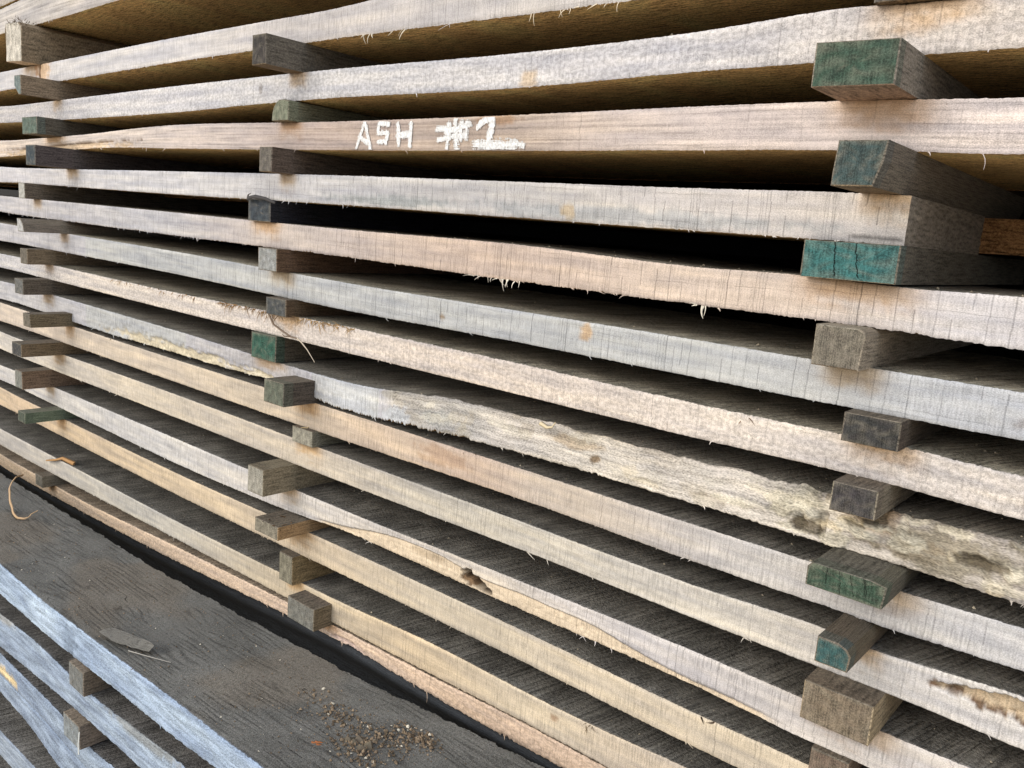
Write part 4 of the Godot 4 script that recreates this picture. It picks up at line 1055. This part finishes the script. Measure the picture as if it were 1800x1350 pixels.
func bearer(xl: float, xr: float, col: Color, label: String) -> void:
	var mesh := ArrayMesh.new()
	var g := MB.new()
	var ring := [Vector2(-0.02, 0.0), Vector2(-0.006, -0.001), Vector2(-0.001, -0.004), Vector2(0.0, -0.008), Vector2(-0.003, -0.014), Vector2(-0.009, -0.021), Vector2(-0.018, -0.030), Vector2(-0.026, -0.042), Vector2(-0.03, -0.06), Vector2(-0.03, -0.20), Vector2(-0.034, -0.204), Vector2(-0.22, -0.204), Vector2(-0.22, -0.004), Vector2(-0.21, 0.0), Vector2(-0.02, 0.0)]  # profile curls under and drops deep to make the gap dark
	var cnt := 140
	var p := PackedVector3Array(); var u := PackedVector2Array(); var c := PackedColorArray()
	for k in ring.size():
		for q in cnt:
			var x := lerpf(xl, xr, q / (cnt - 1.0))
			var on := smoothstep(-1.0, -0.6, x)
			var y := minf(bot_y(13, x), 0.846) - 0.0012 - 0.022 * (1.0 - on)
			var z := -0.002 - 0.028 * (1.0 - on)
			p.append(Vector3(x, y + ring[k].y, z + ring[k].x + 0.001 * n3.get_noise_2d(x * 60.0, k * 4.0))); u.append(Vector2(x / 0.3, k * 0.17)); c.append(col)
	g.grid(p, u, c, ring.size(), cnt)
	for e in [0, cnt - 1]:
		for k in range(1, ring.size() - 2):
			if e == 0: g.tri(p[e], p[(k + 1) * cnt], p[k * cnt], col)
			else: g.tri(p[e], p[k * cnt + e], p[(k + 1) * cnt + e], col)
	g.put(mesh, mat["side"])
	thing("bearer_beam", mesh, Vector3.ZERO, label, "bearer").set_meta("kind", "thing")

func loose() -> void:
	var y := 0.8517
	rng.seed = 77
	# curled shaving hanging over the low stack
	var cp := [Vector3(-1.433, 0.853, 0.046), Vector3(-1.412, 0.858, 0.064), Vector3(-1.366, 0.861, 0.088), Vector3(-1.324, 0.858, 0.104), Vector3(-1.281, 0.853, 0.1155), Vector3(-1.253, 0.8495, 0.1205), Vector3(-1.2386, 0.8500, 0.113), Vector3(-1.2485, 0.8515, 0.0994), Vector3(-1.255, 0.853, 0.0902)]
	var g := MB.new()
	var fine := []
	for k in cp.size() - 1:
		for e in 4:
			fine.append((cp[k] as Vector3).cubic_interpolate(cp[k + 1], cp[maxi(k - 1, 0)], cp[mini(k + 2, cp.size() - 1)], e / 4.0) + Vector3(rng.randf_range(-1, 1), rng.randf_range(-1, 1), rng.randf_range(-1, 1)) * 0.0005)
	g.tube(fine, 0.0024, 0.0015, lin(190, 160, 125), 0.45)
	var m := ArrayMesh.new()
	g.put(m, mat["plain"])
	thing("curled_shaving", m, Vector3.ZERO, "curled strip of wood lying on the far end of the dusty board", "wood shaving")
	# strand of bark
	g = MB.new()
	g.tube([Vector3(-0.8176, 1.1884, 0.003), Vector3(-0.8039, 1.1785, 0.0055), Vector3(-0.7845, 1.1734, 0.007), Vector3(-0.7627, 1.1702, 0.011), Vector3(-0.7465, 1.1707, 0.014)], 0.0011, 0.0009, lin(120, 104, 90))
	g.tube([Vector3(-0.7465, 1.1707, 0.014), Vector3(-0.735, 1.168, 0.017), Vector3(-0.7207, 1.1625, 0.02), Vector3(-0.7048, 1.1518, 0.022)], 0.0010, 0.0003, lin(185, 172, 155))
	g.tube([Vector3(-0.763, 1.1705, 0.011), Vector3(-0.772, 1.1696, 0.013), Vector3(-0.776, 1.1712, 0.013)], 0.0009, 0.0003, lin(100, 84, 70))
	m = ArrayMesh.new()
	g.put(m, mat["plain"])
	thing("bark_strand", m, Vector3.ZERO, "long thin bark strand hanging from the shredded edge beside the teal sticker", "bark strand")
	# chip at the far end
	g = MB.new()
	g.tube([Vector3(-1.4458, 0.8885, 0.006), Vector3(-1.4135, 0.8965, 0.004), Vector3(-1.3953, 0.903, 0.0), Vector3(-1.3645, 0.9, -0.006)], 0.0012, 0.004, lin(180, 140, 95), 0.5)
	m = ArrayMesh.new()
	g.put(m, mat["plain"])
	thing("wood_chip", m, Vector3(0, -0.02, 0), "small tan wood chip lying on the far end of the second lowest board", "wood chip")
	# curl on the bark-edged board
	g = MB.new()
	g.tube([Vector3(-0.424, 1.1415, -0.004), Vector3(-0.4114, 1.1412, 0.003), Vector3(-0.404, 1.1432, 0.006), Vector3(-0.4001, 1.1481, 0.007)], 0.0022, 0.0006, lin(205, 190, 160), 0.4)
	m = ArrayMesh.new()
	g.put(m, mat["plain"])
	thing("bark_curl", m, Vector3.ZERO, "small pale bark curl lifting off the upper edge of the bark-edged board", "bark curl")
	# lifted flake, sliver, leaf scrap and clod on the dusty board
	g = MB.new()
	var fp := PackedVector3Array(); var fu := PackedVector2Array(); var fc := PackedColorArray()
	for r in 5:
		for q in 12:
			var a := q / 11.0
			var b := r / 4.0
			var xx := lerpf(-0.845, -0.768, a)
			var zc := lerpf(0.178, 0.166, a)
			var wdt := 0.020 * (0.35 + 0.65 * sin(PI * clampf(a * 0.85 + 0.15, 0, 1))) * (1.0 if a < 0.95 else 0.8)
			fp.append(Vector3(xx + 0.002 * n1.get_noise_2d(b * 90.0, a * 20.0), y + 0.0006 + 0.0062 * smoothstep(0.35, 1.0, a) * (1.0 - b * 0.7) + 0.0005 * n1.get_noise_2d(a * 60.0, b * 40.0), zc + (b - 0.5) * wdt)); fu.append(Vector2(a * 0.5, b * 0.2)); fc.append(lin(112, 109, 102, 2.1))
	g.grid(fp, fu, fc, 5, 12)
	m = ArrayMesh.new()
	g.put(m, mat["grain"])
	thing("bark_flake", m, Vector3.ZERO, "thin grey flake lifting off the dusty top board of the low stack", "bark flake")
	g = MB.new()
	g.tube([Vector3(-0.785, y + 0.001, 0.1815), Vector3(-0.76, y + 0.002, 0.1735), Vector3(-0.7357, y + 0.0012, 0.1622)], 0.0006, 0.0003, lin(165, 160, 152))
	m = ArrayMesh.new()
	g.put(m, mat["plain"])
	thing("wood_sliver", m, Vector3.ZERO, "thin pale sliver lying beside the lifted flake", "wood sliver")
	g = MB.new()
	for k in 5:
		var o := Vector3(-0.5306, y + 0.001, 0.1399) + Vector3(rng.randf_range(-0.004, 0.004), 0, rng.randf_range(-0.003, 0.003))
		g.tube([o, o + Vector3(0.003, 0.003, 0.001), o + Vector3(0.006, 0.002, -0.002)], 0.0018, 0.0006, lin(150, 96, 62) * rng.randf_range(0.6, 1.2), 0.4)
	m = ArrayMesh.new()
	g.put(m, mat["plain"])
	thing("leaf_scrap", m, Vector3.ZERO, "crumpled orange-brown leaf scrap on the dusty board", "leaf scrap")
	g = MB.new()
	for k in 9:
		crumb(g, Vector3(-0.503, y + 0.002, 0.110) + Vector3(rng.randf_range(-0.010, 0.010), rng.randf_range(-0.001, 0.001), rng.randf_range(-0.009, 0.009)), rng.randf_range(0.004, 0.008), lin(100, 92, 80))
	m = ArrayMesh.new()
	g.put(m, mat["plain"])
	thing("dirt_clod", m, Vector3.ZERO, "flat clod of dirt amid the crumbs on the dusty board", "dirt clod")
	# crumbs and dust
	g = MB.new()
	for k in 2200:
		var c := lin(104, 90, 74) * rng.randf_range(0.5, 2.0)
		var at: Vector3
		var r := 0.0005 + 0.0012 * pow(rng.randf(), 3.0)
		if k < 1000:
			var spot: Array = [[-0.485, 0.090, 0.016, 0.012], [-0.497, 0.122, 0.018, 0.010], [-0.545, 0.1, 0.03, 0.008], [-0.472, 0.071, 0.014, 0.006]][k % 4]
			at = Vector3(spot[0] + rng.randfn() * spot[2], y, spot[1] + rng.randfn() * spot[3])
			r *= 1.25
		else:
			at = Vector3(rng.randf_range(-1.3, -0.4), y, rng.randf_range(0.065, 0.185))
			r *= 0.65
		if at.z > 0.186 or at.z < 0.06:
			continue
		if rng.randf() < 0.05:
			c = lin(200, 192, 175)
		crumb(g, at + Vector3(0, r * 0.3 + top_y(100, at.x) - 0.8513, 0), r, c)
	m = ArrayMesh.new()
	g.put(m, mat["plain"])
	var du := thing("dirt_crumbs", m, Vector3.ZERO, "dirt crumbs and grit strewn over the dusty top board of the low stack", "dirt")
	du.set_meta("kind", "stuff")
